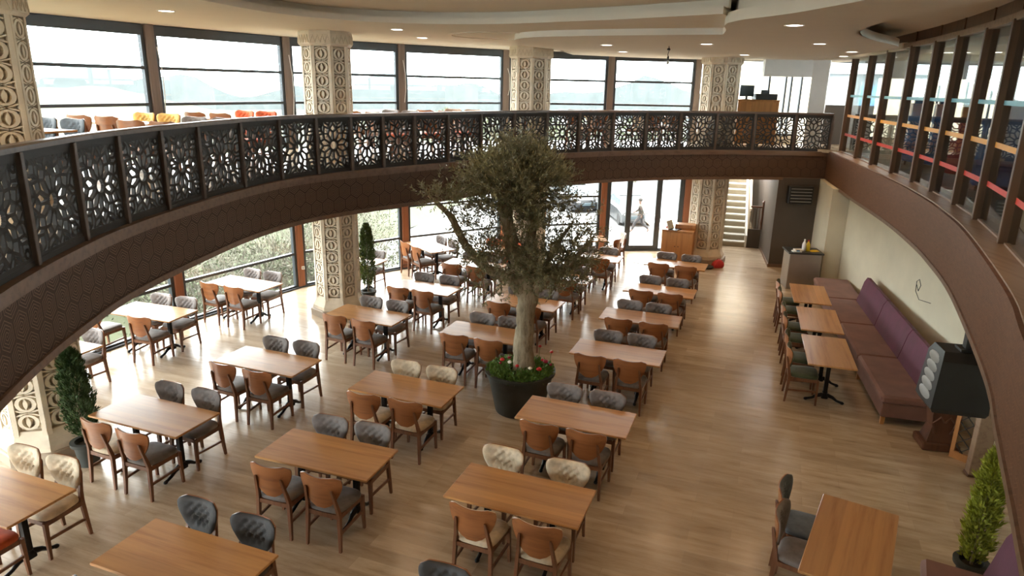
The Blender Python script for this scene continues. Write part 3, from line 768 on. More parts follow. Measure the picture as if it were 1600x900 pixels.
# id: x, y, angle, fabric, table label, short, {seat: (dx,dy) or None}
TABLES = [
 ('T23', -7.13, 9.95, -.34, 'grey', 'window table half hidden behind the bushy conifer', {'nl': None, 'nr': None}),
 ('T13', -6.44, 11.73, -.307, 'grey', 'sunlit window table, second from the left', {'nl': (-.47, 0)}),
 ('T24', -5.51, 13.64, -.40, 'grey', 'sunlit window table left of the middle column', {}),
 ('T25', -3.73, 15.78, -.364, 'grey', 'table showing behind the slim conifer', {'nl': None, 'nr': None}),
 ('T26', -2.15, 17.40, -.931, 'grey', 'angled window table behind the olive branch', {}),
 ('T2', -5.15, 6.04, -.357, 'cream', 'table cut by the left photo edge', {}),
 ('T3', -4.41, 7.78, -.365, 'grey', 'table beside the bushy conifer pot', {}),
 ('T7', -3.62, 9.57, -.362, 'grey', 'table directly behind the bushy conifer one', {}),
 ('T6', -2.58, 11.80, -.395, 'grey', 'table in front of the middle column', {}),
 ('T20', -1.79, 13.61, -.39, 'grey', 'table right of the slim conifer', {}),
 ('T21', -.89, 15.58, -.36, 'grey', 'pale lit table under the left olive branch', {}),
 ('T22', -.42, 17.15, -.36, 'orange', 'far table behind the olive branches', {'nl': None, 'nr': None, 'fl': (.05, .05)}),
 ('T1', -2.79, 5.09, -.355, 'charcoal', 'foreground table at bottom left', {}),
 ('T4', -2.04, 6.93, -.33, 'grey', 'table behind the bottom left one', {}),
 ('T5', -1.42, 8.71, -.358, 'cream', 'cream chair table left of the tree pot', {}),
 ('T17', -.43, 10.99, -.357, 'grey', 'table right behind the tree pot', {}),
 ('T18', .25, 12.75, -.39, 'grey', 'table crossed by the olive trunk', {}),
 ('T19', 1.04, 14.65, -.361, 'grey', 'table under the right olive foliage', {}),
 ('T19b', 1.97, 16.59, -.36, 'grey', 'far table before the entrance doors', {}),
 ('T14', .13, 6.21, -.36, 'cream', 'foreground table at bottom centre', {}),
 ('T8', .85, 7.98, -.354, 'grey', 'table overlapping the tree pot', {}),
 ('T9', 1.70, 10.22, -.351, 'grey', 'second table of the right row past the pot', {}),
 ('T10', 2.36, 11.96, -.335, 'grey', 'third table of the right row past the pot', {}),
 ('T29', 3.07, 13.76, -.364, 'grey', 'fourth table of the right row', {}),
 ('T28', 3.90, 16.01, -.38, 'grey', 'last table of the right row by the cabinet', {}),
]
SEATS = {'nl': (-.30, -.37, 0), 'nr': (.30, -.37, 0), 'fl': (-.30, .34, math.pi), 'fr': (.27, .34, math.pi)}
SN = {'nl': 'near side left', 'nr': 'near side right', 'fl': 'far side left', 'fr': 'far side right'}
for tid, x, y, a, fab, lab, ov in TABLES:
    place_table(x, y, a, 'oak topped '+lab, 'oak dining tables on the main floor')
    c, s = math.cos(a), math.sin(a)
    for k, (dx, dy, rz) in SEATS.items():
        if k in ov:
            if ov[k] is None: continue
            dx += ov[k][0]; dy += ov[k][1]
        f = fab
        if tid == 'T2' and k == 'nl': continue
        if tid == 'T2' and k == 'nr': f = 'orange'
        if tid == 'T1' and k == 'nr': continue
        if tid == 'T3' and k == 'nl': f = 'cream'
        if tid == 'T14' and k == 'fl': dx -= .12
        if tid == 'T14' and k in ('fr', 'nr'): dx += .1
        if tid == 'T1' and k == 'fl': dx -= .08
        if tid == 'T26' and k in ('nl', 'nr'): dx += .04
        if tid == 'T22': dx -= .02
        jx, jy, jr = rng.normal(0, .012), rng.normal(0, .012), rng.normal(0, .025)
        dx += jx; dy += jy
        place_chair(x+c*dx-s*dy, y+s*dx+c*dy, a+rz+jr, f, '%s chair, %s of %s' % (LW[f], SN[k], lab), 'chairs around the main floor tables')
# single chair of a table beyond the lower frame edge
place_chair(-.58-.0, 4.68, -.36+math.pi, 'charcoal', 'charcoal tufted chair back cut by the bottom edge, left of centre', 'chairs around the main floor tables')
# small table by the doors
t27 = make_table('small_table', .78, .70, (0,)); t27.location = (2.18, 18.75, 0); t27.rotation_euler = (0, 0, .1)
tag(t27, 'small square oak table beside the glass entrance doors', 'table')
place_chair(2.86, 18.92, math.pi/2+.1, 'rose', 'pale rose tufted chair at the small table by the entrance doors', 'chairs at the small door table')
place_chair(2.62, 18.30, math.pi/2-.5, 'grey', 'grey chair nearest us at the small table by the doors', 'chairs at the small door table')
# bench tables
for i, (x, y, a, ww) in enumerate([(5.12, 10.46, -.308, 'nearest'), (5.65, 12.06, -.315, 'middle'), (6.16, 13.73, -.303, 'farthest')]):
    rz = a+math.pi/2
    place_table(x, y, rz, 'oak table along the plum wall bench, %s of the three' % ww, 'oak tables along the plum bench')
    c, s = math.cos(a), math.sin(a)
    for k, (dx, dy) in (('near', (-.37, -.33)), ('far', (-.37, .33))):
        place_chair(x+c*dx-s*dy, y+s*dx+c*dy, a-math.pi/2+rng.normal(0, .03), 'green', 'dark green seated chair, %s one at the %s plum bench table' % (k, ww), 'green chairs facing the plum bench')
x, y, a = 3.21, 5.53, -.548
place_table(x, y, a+math.pi/2, 'oak table at the bottom right corner of the floor', 'oak tables along the plum bench')
c, s = math.cos(a), math.sin(a)
for k, (dx, dy), f in (('front', (-.40, -.02), 'grey'), ('rear', (-.47, .48), 'slate')):
    place_chair(x+c*dx-s*dy, y+s*dx+c*dy, a-math.pi/2, f, '%s chair at the bottom right table, %s of its pair' % (LW[f], k), 'chairs at the bottom right table')

# ------------------------------------------------------------ gallery furniture
def gallery_set(cx, cy, a, fab_far, fab_near, word, seats=('nl', 'nr', 'fl', 'fr')):
    place_table(cx, cy, a, 'gallery table %s' % word, 'tables on the gallery', Z_FL+.001)
    c, s = math.cos(a), math.sin(a)
    for k in seats:
        dx, dy, rz = SEATS[k]; f = fab_near if k[0] == 'n' else fab_far; dy *= 1.25
        place_chair(cx+c*dx-s*dy, cy+s*dx+c*dy, a+rz+rng.normal(0, .03), f, '%s gallery chair, %s, table %s' % (LW[f], SN[k], word), 'chairs on the gallery', Z_FL+.001)
gallery_set(-6.95, 9.85, -.35, 'slate', 'tan', 'right of the left edge column', ('fl', 'fr'))
gallery_set(-6.57, 12.0, -.33, 'mustard', 'tan', 'with mustard chairs')
gallery_set(-5.5, 13.85, -.36, 'orange', 'tan', 'with orange chairs left of the middle column')
gallery_set(-5.15, 10.9, -.3, 'grey', 'rose', 'behind the left railing')
gallery_set(-2.95, 15.85, -.5, 'grey', 'tan', 'right of the middle column')
gallery_set(-1.6, 17.45, -.45, 'tan', 'rose', 'at the window left of the third column')
gallery_set(1.9, 19.1, -.1, 'grey', 'grey', 'by the window right of the third column')
gallery_set(4.0, 19.55, -.05, 'tan', 'tan', 'left of the fourth column')
tb_c = [(-2.45, 14.35, 'orange', 'first behind the left railing bend'), (-1.75, 14.9, 'orange', 'second left of the olive crown'), (-1.1, 15.5, 'orange', 'third just left of the olive crown'), (-4.6, 12.3, 'orange', 'beside the middle column railing'), (.0, 16.75, 'tan', 'right behind the olive crown'), (1.75, 17.95, 'tan', 'right of the third column at the railing'), (3.2, 18.65, 'cream', 'far right at the railing')]
for i, (x, y, f, w) in enumerate(tb_c):
    place_chair(x, y, -.4+i*.5, f, '%s gallery chair standing alone, %s' % (LW[f], w), 'chairs on the gallery', Z_FL+.001)

def cabinet_box(name, label, cat, loc, rz, w, d, h, mat, doors=2, topmat=None, knob=True):
    t = thing(name, label, cat, loc, rz)
    b = MB(); b.box(-w/2, w/2, -d/2, d/2, .05, h-.03, .004); 
    for sx in (-1, 1):
        for sy in (-1, 1): b.box(sx*(w/2-.05)-.02, sx*(w/2-.05)+.02, sy*(d/2-.05)-.02, sy*(d/2-.05)+.02, 0, .05)
    b.build('body', mat, t)
    b = MB(); b.box(-w/2-.015, w/2+.015, -d/2-.015, d/2+.015, h-.03, h, .004); b.build('worktop', topmat or mat, t)
    for k in range(doors):
        x0 = -w/2+.02+k*(w-.04)/doors; x1 = x0+(w-.04)/doors-.01
        b = MB(); b.box(x0, x1, -d/2-.018, -d/2, .08, h-.06, .004); dr = b.build('door', mat, t)
        if knob:
            n = MB(); n.ellipsoid(((x1-.04) if k % 2 == 0 else (x0+.04), -d/2-.03, h*.55), (.014, .014, .014)); n.build('knob', 'iron', dr)
    return t
# counter and monitor at the gallery's far end
cabinet_box('counter', 'orange wood counter at the far end of the gallery', 'counter', (6.7, 19.95, Z_FL), -.1, 1.1, .5, 1.24, 'pine', 3)
t = thing('monitor', 'black monitor standing on the gallery counter by the fourth column', 'monitor', (6.38, 19.9, Z_FL+1.24), .1)
b = MB(); b.box(-.2, .2, -.02, .02, .08, .38, .008); b.build('screen', 'screen', t); b = MB(); b.box(-.03, .03, -.015, .015, .01, .1); b.box(-.1, .1, -.07, .07, 0, .012); b.build('stand', 'black', t)
t = thing('cash_register', 'low black register box on the gallery counter', 'register', (6.9, 19.95, Z_FL+1.24), 0)
b = MB(); b.box(-.3, .3, -.18, .18, 0, .16, .01); b.build('body', 'black', t); b = MB(); b.box(-.12, .12, -.03, .0, .16, .26, .008); b.build('screen', 'screen', t)

# ------------------------------------------------------------ room beyond the partition
def beyond():
    e = bpy.data.objects.new('window_91', None); COL.objects.link(e); struct(e)
    f = MB(); P = [(8.9, 20.9), (10.9, 20.9), (12.9, 20.9), (15, 20.9), (17, 20.9), (17, 18), (17, 15), (17, 12), (17, 9), (17, 6), (17, 3)]
    g = MB()
    for i, p in enumerate(P):
        f.box(p[0]-.05, p[0]+.05, p[1]-.05, p[1]+.05, 3.2, 5.92)
        if i:
            q = P[i-1]
            for z in (3.25, 4.2, 5.6): f.bar((*q, z), (*p, z), .06, .06)
            g.bar((*q, 4.5), (*p, 4.5), .01, 2.4)
    f.build('window_frame', 'frame', e); g.build('pane', 'glass', e)
    b = MB(); b.box(16.95, 17.1, -4, 3, 0, 6); b.box(16.95, 17.1, 3, 21, 0, 4.4); b.box(8.9, 17, 20.85, 21.0, 3.2, 4.4); struct(b.build('wall_far_right', 'darkwall'))  # dark lower band stands in for the railing's reflection and a dim interior
    b = MB(); b.lathe([(.24, Z_UP), (.24, 5.9)], 20, (10.1, 19.2)); struct(b.build('column_round', 'stone', None, 40), 'plain cream column behind the glass partition')
    cabinet_box('bar_counter', 'dark wood bar counter behind the glass partition', 'counter', (11.6, 17.2, Z_FL), -.4, 4.2, .6, 1.2, 'darkwood', 5)
    for i, (x, y, rz, lab) in enumerate([(8.85, 14.8, 1.7, 'blue vinyl armchair behind the glass partition, farther one'), (7.85, 10.8, 1.8, 'blue vinyl armchair behind the glass, middle one'), (6.95, 8.3, 2.0, 'blue vinyl armchair behind the glass, nearest one')]):
        t = thing('armchair', lab, 'armchair', (x, y, Z_FL+.001), rz, 'blue armchairs behind the glass')
        b = MB(); b.box(-.5, .5, -.42, .42, .08, .42, .06); b.build('seat', 'blue', t, 40)
        b = MB(); b.box(-.5, .5, .30, .5, .42, 1.38, .07); b.build('backrest', 'blue', t, 40)
        for s in (-1, 1):
            b = MB(); b.box(s*.5-.08, s*.5+.08, -.42, .4, .08, .66, .05); b.build('armrest', 'blue', t, 40)
            for y2 in (-.35, .35): b = MB(); b.bar((s*.42, y2, .1), (s*.44, y2, 0), .04, .04, .03, .03); b.build('leg', 'walnut', t)
    t = thing('armchair', 'red armchair behind the glass partition between two blue ones', 'armchair', (8.25, 12.6, Z_FL+.001), 1.8)
    b = MB(); b.box(-.4, .4, -.4, .4, .1, .45, .06); b.build('seat', 'redcloth', t, 40); b = MB(); b.box(-.4, .4, .28, .45, .45, 1.0, .06); b.build('backrest', 'redcloth', t, 40)
    b = MB()
    for s in (-1, 1):
        for y2 in (-.33, .33): b.bar((s*.33, y2, .12), (s*.35, y2, 0), .04, .04)
    b.build('leg_frame', 'walnut', t)
beyond()

# ------------------------------------------------------------ plum bench along the right wall
def bench(label, p0, p1, d, sections, name='wall_bench', backs=2, backf=1):
    """p0 near front corner, p1 far front corner; back on the right-hand side."""
    p0, p1 = Vector((*p0, 0)), Vector((*p1, 0)); L = (p1-p0).length; rz = math.atan2(p1.y-p0.y, p1.x-p0.x)
    t = thing(name, label, 'bench', p0, rz)       # local x along bench, local -y towards wall
    b = MB(); b.box(.03, L, -d, -.03, .12, .34, .01); b.build('base', 'mauve', t)
    sl = L/sections
    for i in range(sections):
        b = MB(); b.box(i*sl+.003, (i+1)*sl-.003, -d+.02, .0, .34, .47, .035); b.build('seat_cushion', 'mauve', t, 40)
        if i >= backs: continue
        b = MB(); bl = L*backf/backs; x0, x1 = i*bl+.003, (i+1)*bl-.003; r = []
        for x, k in ((x0, .012), (x0+.012, 0), (x1-.012, 0), (x1, .012)):
            r.append([(x, -d+.20-k, .46), (x, -d+.16-k, .62+0*k), (x, -d+.10-k, .9-k), (x, -d+.05, 1.0-k), (x, -d-.02, .99-k), (x, -d-.04, .46)])
        b.loft(r); b.build('back_cushion', 'purple', t, 40)
    for x in np.linspace(.06, L-.06, sections+1):
        for y in (-.07, -d+.1):
            b = MB(); b.bar((x, y, .12), (x, y, 0), .06, .06, .05, .05); b.build('leg', 'pine', t)
    return t
bench('long plum and mauve upholstered bench along the cream right wall', (5.50, 9.38), (7.28, 16.15), .80, 4, backs=3, backf=.74)
bench('plum upholstered bench end cut by the bottom right corner', (2.65, 3.2), (4.02, 5.72), .70, 2)

# ------------------------------------------------------------ plants
def leaf_mesh(centers, dirs, ln, wd, rngv=rng):
    """one folded quad pair per leaf."""
    n = len(centers); d = dirs/np.linalg.norm(dirs, axis=1, keepdims=True)
    r = rngv.normal(size=(n, 3)); s = np.cross(d, r); s /= np.linalg.norm(s, axis=1, keepdims=True)+1e-9
    L = ln*(.7+.6*rngv.random((n, 1))); w = wd*(.7+.6*rngv.random((n, 1)))
    a = centers; c = centers+d*L; m1 = centers+d*L*.45+s*w; m2 = centers+d*L*.45-s*w
    v = np.stack([a, m1, c, m2], 1).reshape(-1, 3); f = np.arange(n*4).reshape(n, 4)
    return v, f
def np_obj(name, v, f, mat, parent=None):
    me = bpy.data.meshes.new(name); me.from_pydata(v.tolist(), [], f.tolist()); me.materials.append(Mt[mat]); me.update()
    o = bpy.data.objects.new(name, me); COL.objects.link(o)
    if parent: o.parent = parent
    return o
def pot(t, r0, r1, h, mat='blackpot'):
    b = MB(); b.lathe([(r0*.98, 0), (r0, .02), (r0+(r1-r0)*.5, h*.5), (r1, h-.05), (r1+.03, h-.045), (r1+.035, h), (r1-.02, h), (r1-.04, h-.08), (.01, h-.09)], 32)
    b.build('pot', mat, t, 40)
    b = MB(); b.lathe([(r1-.03, h-.09), (r1-.04, h-.055), (r1*.5, h-.04), (.01, h-.035)], 24); b.build('soil', 'soil', t, 40)
def olive():
    t = thing('potted_olive_tree', 'tall olive tree in a wide black pot with red and white flowers', 'tree', (.15, 9.66, 0))
    pot(t, .37, .50, .66)
    X = lambda x, z, y=0: (x-.15, y, z)
    b = MB()
    rg = random.Random(3)
    def wob(pts, rad, n=14, k=5):
        P = [Vector(p) for p in pts]; out = []; rr = []
        for i in range(len(P)-1):
            for j in range(k):
                u = j/k; out.append(P[i].lerp(P[i+1], u)+Vector((rg.uniform(-1, 1), rg.uniform(-1, 1), 0))*rad[i]*.10); rr.append((rad[i]*(1-u)+rad[i+1]*u)*rg.uniform(.93, 1.08))
        out.append(P[-1]); rr.append(rad[-1]); st = len(b.v); b.tube(out, rr, n)
        for q in range(st, len(b.v)):
            v = b.v[q]; b.v[q] = (v[0]+rg.uniform(-1, 1)*.012, v[1]+rg.uniform(-1, 1)*.012, v[2])
    wob([X(.22, .55), X(.20, .8), X(.19, 1.2), X(.21, 1.6), X(.24, 1.95)], [.19, .145, .135, .13, .15], 18)
    wob([X(.22, 1.8), X(-.02, 2.08), X(-.35, 2.2), X(-.51, 2.33), X(-.72, 2.62), X(-.88, 2.95), X(-1.05, 3.12), X(-1.2, 3.25)], [.11, .085, .07, .06, .05, .045, .03, .015])
    wob([X(.26, 1.85), X(.10, 2.25, .02), X(-.02, 2.55, .03), X(-.08, 2.85, .03), X(-.12, 3.15, 0), X(0, 3.6, 0), X(.05, 3.9, 0)], [.12, .11, .10, .095, .08, .05, .02])
    wob([X(.24, 1.85), X(.30, 2.2, .1), X(.26, 2.6, .12), X(.25, 3.0, .15), X(.3, 3.4, .1)], [.11, .09, .08, .06, .03])
    wob([X(.28, 1.85), X(.5, 2.1, -.1), X(.75, 2.3, -.15), X(1.0, 2.55, -.15), X(1.15, 2.75, -.1)], [.09, .06, .045, .03, .012])
    wob([X(.35, 2.0), X(.6, 2.5, .1), X(.85, 2.9, .1)], [.05, .035, .012])
    b.build('trunk', 'bark', t, 50)
    # foliage: twigs in ellipsoid clusters
    CL = [((.05, 0, 3.5), (.62, .55, .46), 300), ((-.25, -.05, 3.45), (.52, .45, .36), 190), ((.42, .05, 3.35), (.42, .42, .42), 170), ((.1, -.05, 3.85), (.40, .38, .24), 110), ((.22, 0, 3.0), (.42, .4, .30), 75),
          ((-.1, .1, 3.1), (.28, .3, .3), 40), ((.62, -.05, 2.35), (.52, .45, .36), 170), ((.35, -.2, 2.25), (.34, .34, .3), 55), ((.95, -.1, 2.55), (.36, .3, .26), 50), ((.9, 0, 2.95), (.34, .28, .2), 18), ((.7, -.1, 2.05), (.38, .34, .16), 60),
          ((-.75, 0, 3.1), (.36, .28, .22), 42), ((-.55, 0, 2.85), (.26, .26, .26), 40), ((-1.05, 0, 3.25), (.24, .24, .14), 22), ((-.45, -.1, 2.55), (.30, .26, .22), 34), ((-.2, -.1, 2.35), (.32, .3, .24), 60),
          ((-.62, -.1, 2.45), (.24, .2, .16), 18), ((-.25, -.15, 1.98), (.28, .2, .20), 22), ((.12, .2, 2.5), (.22, .2, .3), 22)]
    cen, dr = [], []; tw = MB()
    for c, r, n in CL:
        for i in range(int(n*1.5)):
            d = rng.normal(size=3); d /= np.linalg.norm(d); rad = rng.random()**(1/2.2)
            p = np.array([c[0]-.15, c[1], c[2]])+d*rad*np.array(r)
            q = d*.7+np.array([0, 0, .55])+rng.normal(size=3)*.35; q /= np.linalg.norm(q)
            L = .16+.12*rng.random(); m = 16
            if i % 3 == 0: tw.tube([tuple(p-q*.05), tuple(p+q*L)], [.003, .001], 3, False)
            u = rng.random((m, 1)); base = p+q*L*u; side = rng.normal(size=(m, 3)); side -= (side@q)[:, None]*q; side /= np.linalg.norm(side, axis=1, keepdims=True)
            cen.append(base); dr.append(side*.8+q*.7)
    v, f = leaf_mesh(np.concatenate(cen), np.concatenate(dr), .062, .0085)
    np_obj('foliage', v, f, 'leaf', t)
    k = (rng.random(len(v)//4) < .22); 
    tw.build('twigs', 'bark', t)
    # paler leaves on the upper crown
    cen, dr = [], []
    for i in range(1500):
        d = rng.normal(size=3); d /= np.linalg.norm(d); d[2] = abs(d[2])*.8+.1; p = np.array([-.08, 0, 3.52])+d*np.array([.62, .52, .5]); q = d+np.array([0, 0, .8])
        cen.append(p+rng.normal(size=3)*.05); dr.append(q)
    v, f = leaf_mesh(np.array(cen), np.array(dr), .065, .007); np_obj('pale_leaves', v, f, 'leaf2', t)
    # bedding plants
    n = 3600; a = rng.random(n)*2*math.pi; rr = np.sqrt(rng.random(n))*.50
    rr = np.where(rr < .17, .17+.2*rng.random(n), rr)
    cen = np.stack([rr*np.cos(a), rr*np.sin(a), .60+.13*rng.random(n)*(1.1-rr)], 1); dd = np.stack([np.cos(a)*.6, np.sin(a)*.6, .3+rng.random(n)], 1)+rng.normal(size=(n, 3))*.5
    v, f = leaf_mesh(cen, dd, .05, .014); np_obj('bedding_leaves', v, f, 'bedleaf', t)
    FL = [(-.27, -.18, .88, 'red', .038), (-.17, -.1, .88, 'ruby', .03), (-.16, -.22, .86, 'petal_w', .036), (-.05, -.22, .80, 'red', .032), (.14, -.30, .80, 'petal_w', .033), (.27, -.3, .79, 'red', .042),
          (.37, -.12, .84, 'ruby', .042), (.29, .08, 1.0, 'red', .028), (.46, -.02, .95, 'red', .028), (.45, -.1, .78, 'ruby', .028), (-.30, -.12, .80, 'ruby', .024), (.33, -.02, .82, 'red', .03)]
    for x, y, z, m, r in FL:
        s = MB(); s.tube([(x*.9, y*.9, .6), (x, y, z)], .004, 5); so = s.build('flower', 'stem', t)
        h = MB()
        for k in range(3):
            h.lathe([(r*(.3+.2*k), -r*.5), (r*(.6+.2*k), -r*.2+k*.003), (r*(.55+.17*k), r*(.5-.18*k)), (r*(.35+.2*k), r*(.55-.2*k))], 10, ang0=k*.3)
        h.xf(Matrix.Translation((x, y, z))); h.build('petals', m, so, 50)
olive()
def conifer(label, loc, h, rad, potr, poth, mat, n=5200, lean=(0, 0), low=.12, ll=.075, lw=.010):
    t = thing('potted_conifer', label, 'potted plant', loc)
    pot(t, potr*.8, potr, poth)
    b = MB(); b.tube([(0, 0, poth-.05), (lean[0]*.5, lean[1]*.5, h*.5), (lean[0], lean[1], h*.92)], [.018, .012, .004], 6); b.build('stem', 'bark', t)
    u = rng.random(n)**.8; z = poth+low+(h-poth-low)*u
    prof = np.interp(u, [0, .12, .35, .7, .9, 1], [.55, .95, 1, .85, .6, .15])*rad
    a = rng.random(n)*2*math.pi; clump = 1+.22*np.sin(a*5+u*26)+.12*np.sin(a*3-u*41)
    rr = prof*clump*(.35+.65*rng.random(n)**.5)
    cen = np.stack([rr*np.cos(a)+lean[0]*u, rr*np.sin(a)+lean[1]*u, z], 1)
    d = np.stack([np.cos(a)*.55, np.sin(a)*.55, np.full(n, .9)], 1)+rng.normal(size=(n, 3))*.28
    v, f = leaf_mesh(cen, d, ll, lw); np_obj('foliage', v, f, mat, t)
    return t
conifer('bushy dark green conifer in a black pot beside the left column', (-5.36, 7.84, 0), 1.52, .165, .15, .33, 'conifer', 8500, (-.10, .08), .08, .055, .0065)
conifer('slim tall conifer in a pot beside the middle column', (-3.22, 14.85, 0), 1.78, .155, .15, .28, 'conifer_m', 6500, (0, 0), .12, .055, .008)
conifer('yellow green conifer in a black pot at the lower right', (4.68, 5.93, 0), 1.46, .115, .13, .26, 'conifer_y', 4600, (.03, .02), .0)

# ------------------------------------------------------------ objects by the right wall
def right_side():
    # black speaker cabinet hung under the gallery
    t = thing('wall_speaker', 'big black slanted box unit hanging below the right gallery edge', 'speaker', (5.13, 7.45, 1.60), -.22)
    b = MB()
    prof = [(-.40, -.34), (.40, -.40), (.36, .34), (-.26, .40)]
    b.loft([[(-.22, -.24, -.36), (.32, -.26, -.36), (.32, .26, -.36), (-.22, .26, -.36)], [(-.25, -.26, -.31), (.34, -.28, -.31), (.34, .28, -.31), (-.25, .28, -.31)],
            [(-.21, -.22, .26), (.32, -.26, .26), (.32, .24, .26), (-.21, .24, .26)], [(-.17, -.12, .35), (.30, -.14, .35), (.30, .20, .35), (-.17, .20, .35)]])
    b.build('cabinet', 'black', t, 25)
    g = MB()
    for k in range(5): g.ellipsoid((-.235+.009*k, .03, -.22+.11*k), (.026, .19, .07), 14, 8)
    g.build('scalloped_front', 'greyp', t, 50, 'pale grey scalloped front')
    b = MB(); b.box(.06, .20, -.05, .05, .35, .89); b.build('bracket', 'black', t)
    b = MB(); b.box(.0, .26, -.1, .1, .35, .38, .004); b.build('mount_plate', 'black', t)
    # carved dark pedestal
    t = thing('carved_pedestal', 'dark carved wooden pedestal standing below the hanging black box', 'pedestal', (6.02, 8.78, 0), -.2)
    b = MB(); b.box(-.24, .24, -.2, .2, 0, .11, .015); b.build('base', 'darkwood', t)
    b = MB(); b.loft([[(x*w, y*w*.8, z) for x, y in ((-1, -1), (1, -1), (1, 1), (-1, 1))] for w, z in ((.18, .11), (.16, .2), (.13, .32), (.155, .5), (.16, .62), (.125, .78), (.14, .9), (.19, .98), (.21, 1.05))]); b.build('shaft', 'darkwood', t, 20)
    b = MB()
    for s in (-1, 1): b.tube([(s*.1, -.13, .25), (s*.15, -.15, .4), (s*.06, -.15, .5), (0, -.15, .42)], .014, 6)
    b.build('scrollwork', 'darkwood', t, 40)
    # lattice screen and leaning plank
    t = thing('lattice_screen', 'dark wooden lattice screen leaning behind the carved pedestal', 'screen', (6.22, 8.25, 0), -.95)
    b = MB(); b.box(-.3, .3, -.02, .02, .0, .1); b.box(-.3, .3, -.02, .02, 1.3, 1.36); b.box(-.3, -.25, -.02, .02, .1, 1.3); b.box(.25, .3, -.02, .02, .1, 1.3); b.build('frame', 'pine', t)
    b = MB()
    for k in range(-6, 14):
        for s in (-1, 1):
            r = clipseg((-.25, -1+k*.17+(0 if s > 0 else .5)), (.25, -1+k*.17+s*.5+(0 if s > 0 else .5)), .25, .6)
            if r: b.bar((r[0][0], s*.004, r[0][1]+.7), (r[1][0], s*.004, r[1][1]+.7), .01, .016, up=(0, 1, 0))
    b.build('lattice', 'farwood', t)
    t = thing('wood_post', 'light brown wooden post standing beside the lattice screen', 'post', (6.08, 8.0, 0), -.25)
    b = MB(); b.box(-.1, .1, -.07, .07, 0, 2.44, .006); b.build('shaft', 'ledge', t); b = MB(); b.box(-.11, .11, -.08, .08, 0, .03, .006); b.build('shoe', 'darkwood', t)
    # skirting wood chunk
    b = MB(); b.box(-.35, .35, -.03, .03, 0, .14, .01); o = b.build('baseboard_right', 'pine'); o.location = (6.38, 9.12, 0); o.rotation_euler = (0, 0, 1.25+.0); struct(o)
    # dangling cable on wall
    b = MB(); b.tube([(6.9, 10.9, 1.45), (6.88, 11.2, 1.42), (6.95, 11.45, 1.50), (6.97, 11.5, 1.66), (6.95, 11.4, 1.72), (6.93, 11.3, 1.64), (6.95, 11.38, 1.52), (6.98, 11.5, 1.6)], .006, 6)
    tag(b.build('cable', 'black', None, 40), 'loose black cable curling from the cream right wall', 'cable')
    t = thing('wall_lamp', 'small bare bulb on the cream wall under the gallery edge', 'lamp', (7.28, 12.4, 2.25), 0)
    b = MB(); b.ellipsoid((-.02, 0, -.04), (.03, .03, .045)); b.build('bulb', 'paper', t, 40); b = MB(); b.lathe([(.02, 0), (.02, .05)], 10); b.build('socket', 'white', t)
right_side()

# counter with bottles, wall vent
t = thing('service_counter', 'beige service counter with dark top standing by the taupe wall', 'counter', (7.28, 16.95, 0), -.12)
b = MB(); b.box(-.38, .38, -.3, .3, 0, .9, .01); b.build('body', 'steel', t)
b = MB(); b.box(-.42, .42, -.34, .34, .9, .94, .006); b.build('worktop', 'black', t)
def bottle(name, lab, loc, h, r, m, cap, group=None):
    t = thing(name, lab, 'bottle', loc, 0, group)
    b = MB(); b.lathe([(r*.9, 0), (r, .01), (r, h*.6), (r*.45, h*.82), (r*.35, h*.86), (r*.35, h*.92)], 14); b.build('body', m, t, 40)
    b = MB(); b.lathe([(r*.42, h*.9), (r*.42, h), (r*.2, h+.005)], 12); b.build('cap', cap, t, 40)
bottle('bottle', 'white bottle on the dark service counter', (7.25, 16.85, .94), .30, .05, 'white', 'white')
bottle('bottle', 'yellow detergent bottle on the dark service counter', (7.36, 16.88, .94), .27, .05, 'yellow', 'red')
t = thing('tissue_pack', 'white folded packs lying on the service counter front', 'pack', (7.05, 16.75, .94)); b = MB(); b.box(-.12, .1, -.07, .07, 0, .035, .01); b.box(-.08, .12, -.06, .08, .035, .07, .01); b.build('packs', 'paper', t); b = MB(); b.box(-.04, .04, -.071, .0, .02, .06, .004); b.build('wrapper', 'panelblue', t)
t = thing('cloth', 'yellow and white cleaning cloth on the service counter', 'cloth', (7.52, 16.85, .94), .3); b = MB(); b.loft([[(-.12, -.05, 0), (.12, -.06, 0), (.14, .05, 0), (-.1, .07, 0)], [(-.08, -.03, .03), (.06, -.04, .02), (.1, .03, .025), (-.05, .04, .03)]]); b.build('fabric', 'yellow', t, 60)
t = thing('wall_vent', 'dark slatted air unit mounted high on the taupe wall', 'vent', (7.75, 18.72, 2.05), -.09)
b = MB(); b.box(-.32, .32, -.08, .12, -.22, .26, .015); b.build('housing', 'black', t)
for k in range(5):
    b = MB(); b.bar((-.27, -.1, -.15+k*.085), (.27, -.1, -.15+k*.085), .05, .015); b.build('slat', 'greyp', t)

# pine cabinet with laptop, papers
t = cabinet_box('pine_cabinet', 'orange pine cabinet standing between the entrance doors and the fourth column', 'cabinet', (4.66, 19.12, 0), -.34+.0, .86, .62, 1.0, 'pine', 2)
b = MB(); b.box(-.12, .44, -.02, .32, 1.0, 1.12, .006); b.build('raised_shelf', 'pine', t)
t = thing('laptop', 'open laptop on the pine cabinet by the entrance', 'laptop', (4.5, 18.93, 1.002), .9)
b = MB(); b.box(-.17, .17, -.12, .12, 0, .018, .004); b.build('keyboard', 'black', t)
b = MB(); b.bar((0, .12, .01), (0, .20, .24), .34, .012); b.build('screen', 'paper', t)
b = MB(); b.loft([[(4.3, 19.2, 1.003), (4.45, 19.17, 1.003), (4.48, 19.27, 1.003), (4.33, 19.3, 1.003)], [(4.33, 19.22, 1.05), (4.43, 19.2, 1.08), (4.45, 19.25, 1.06), (4.37, 19.27, 1.05)]])
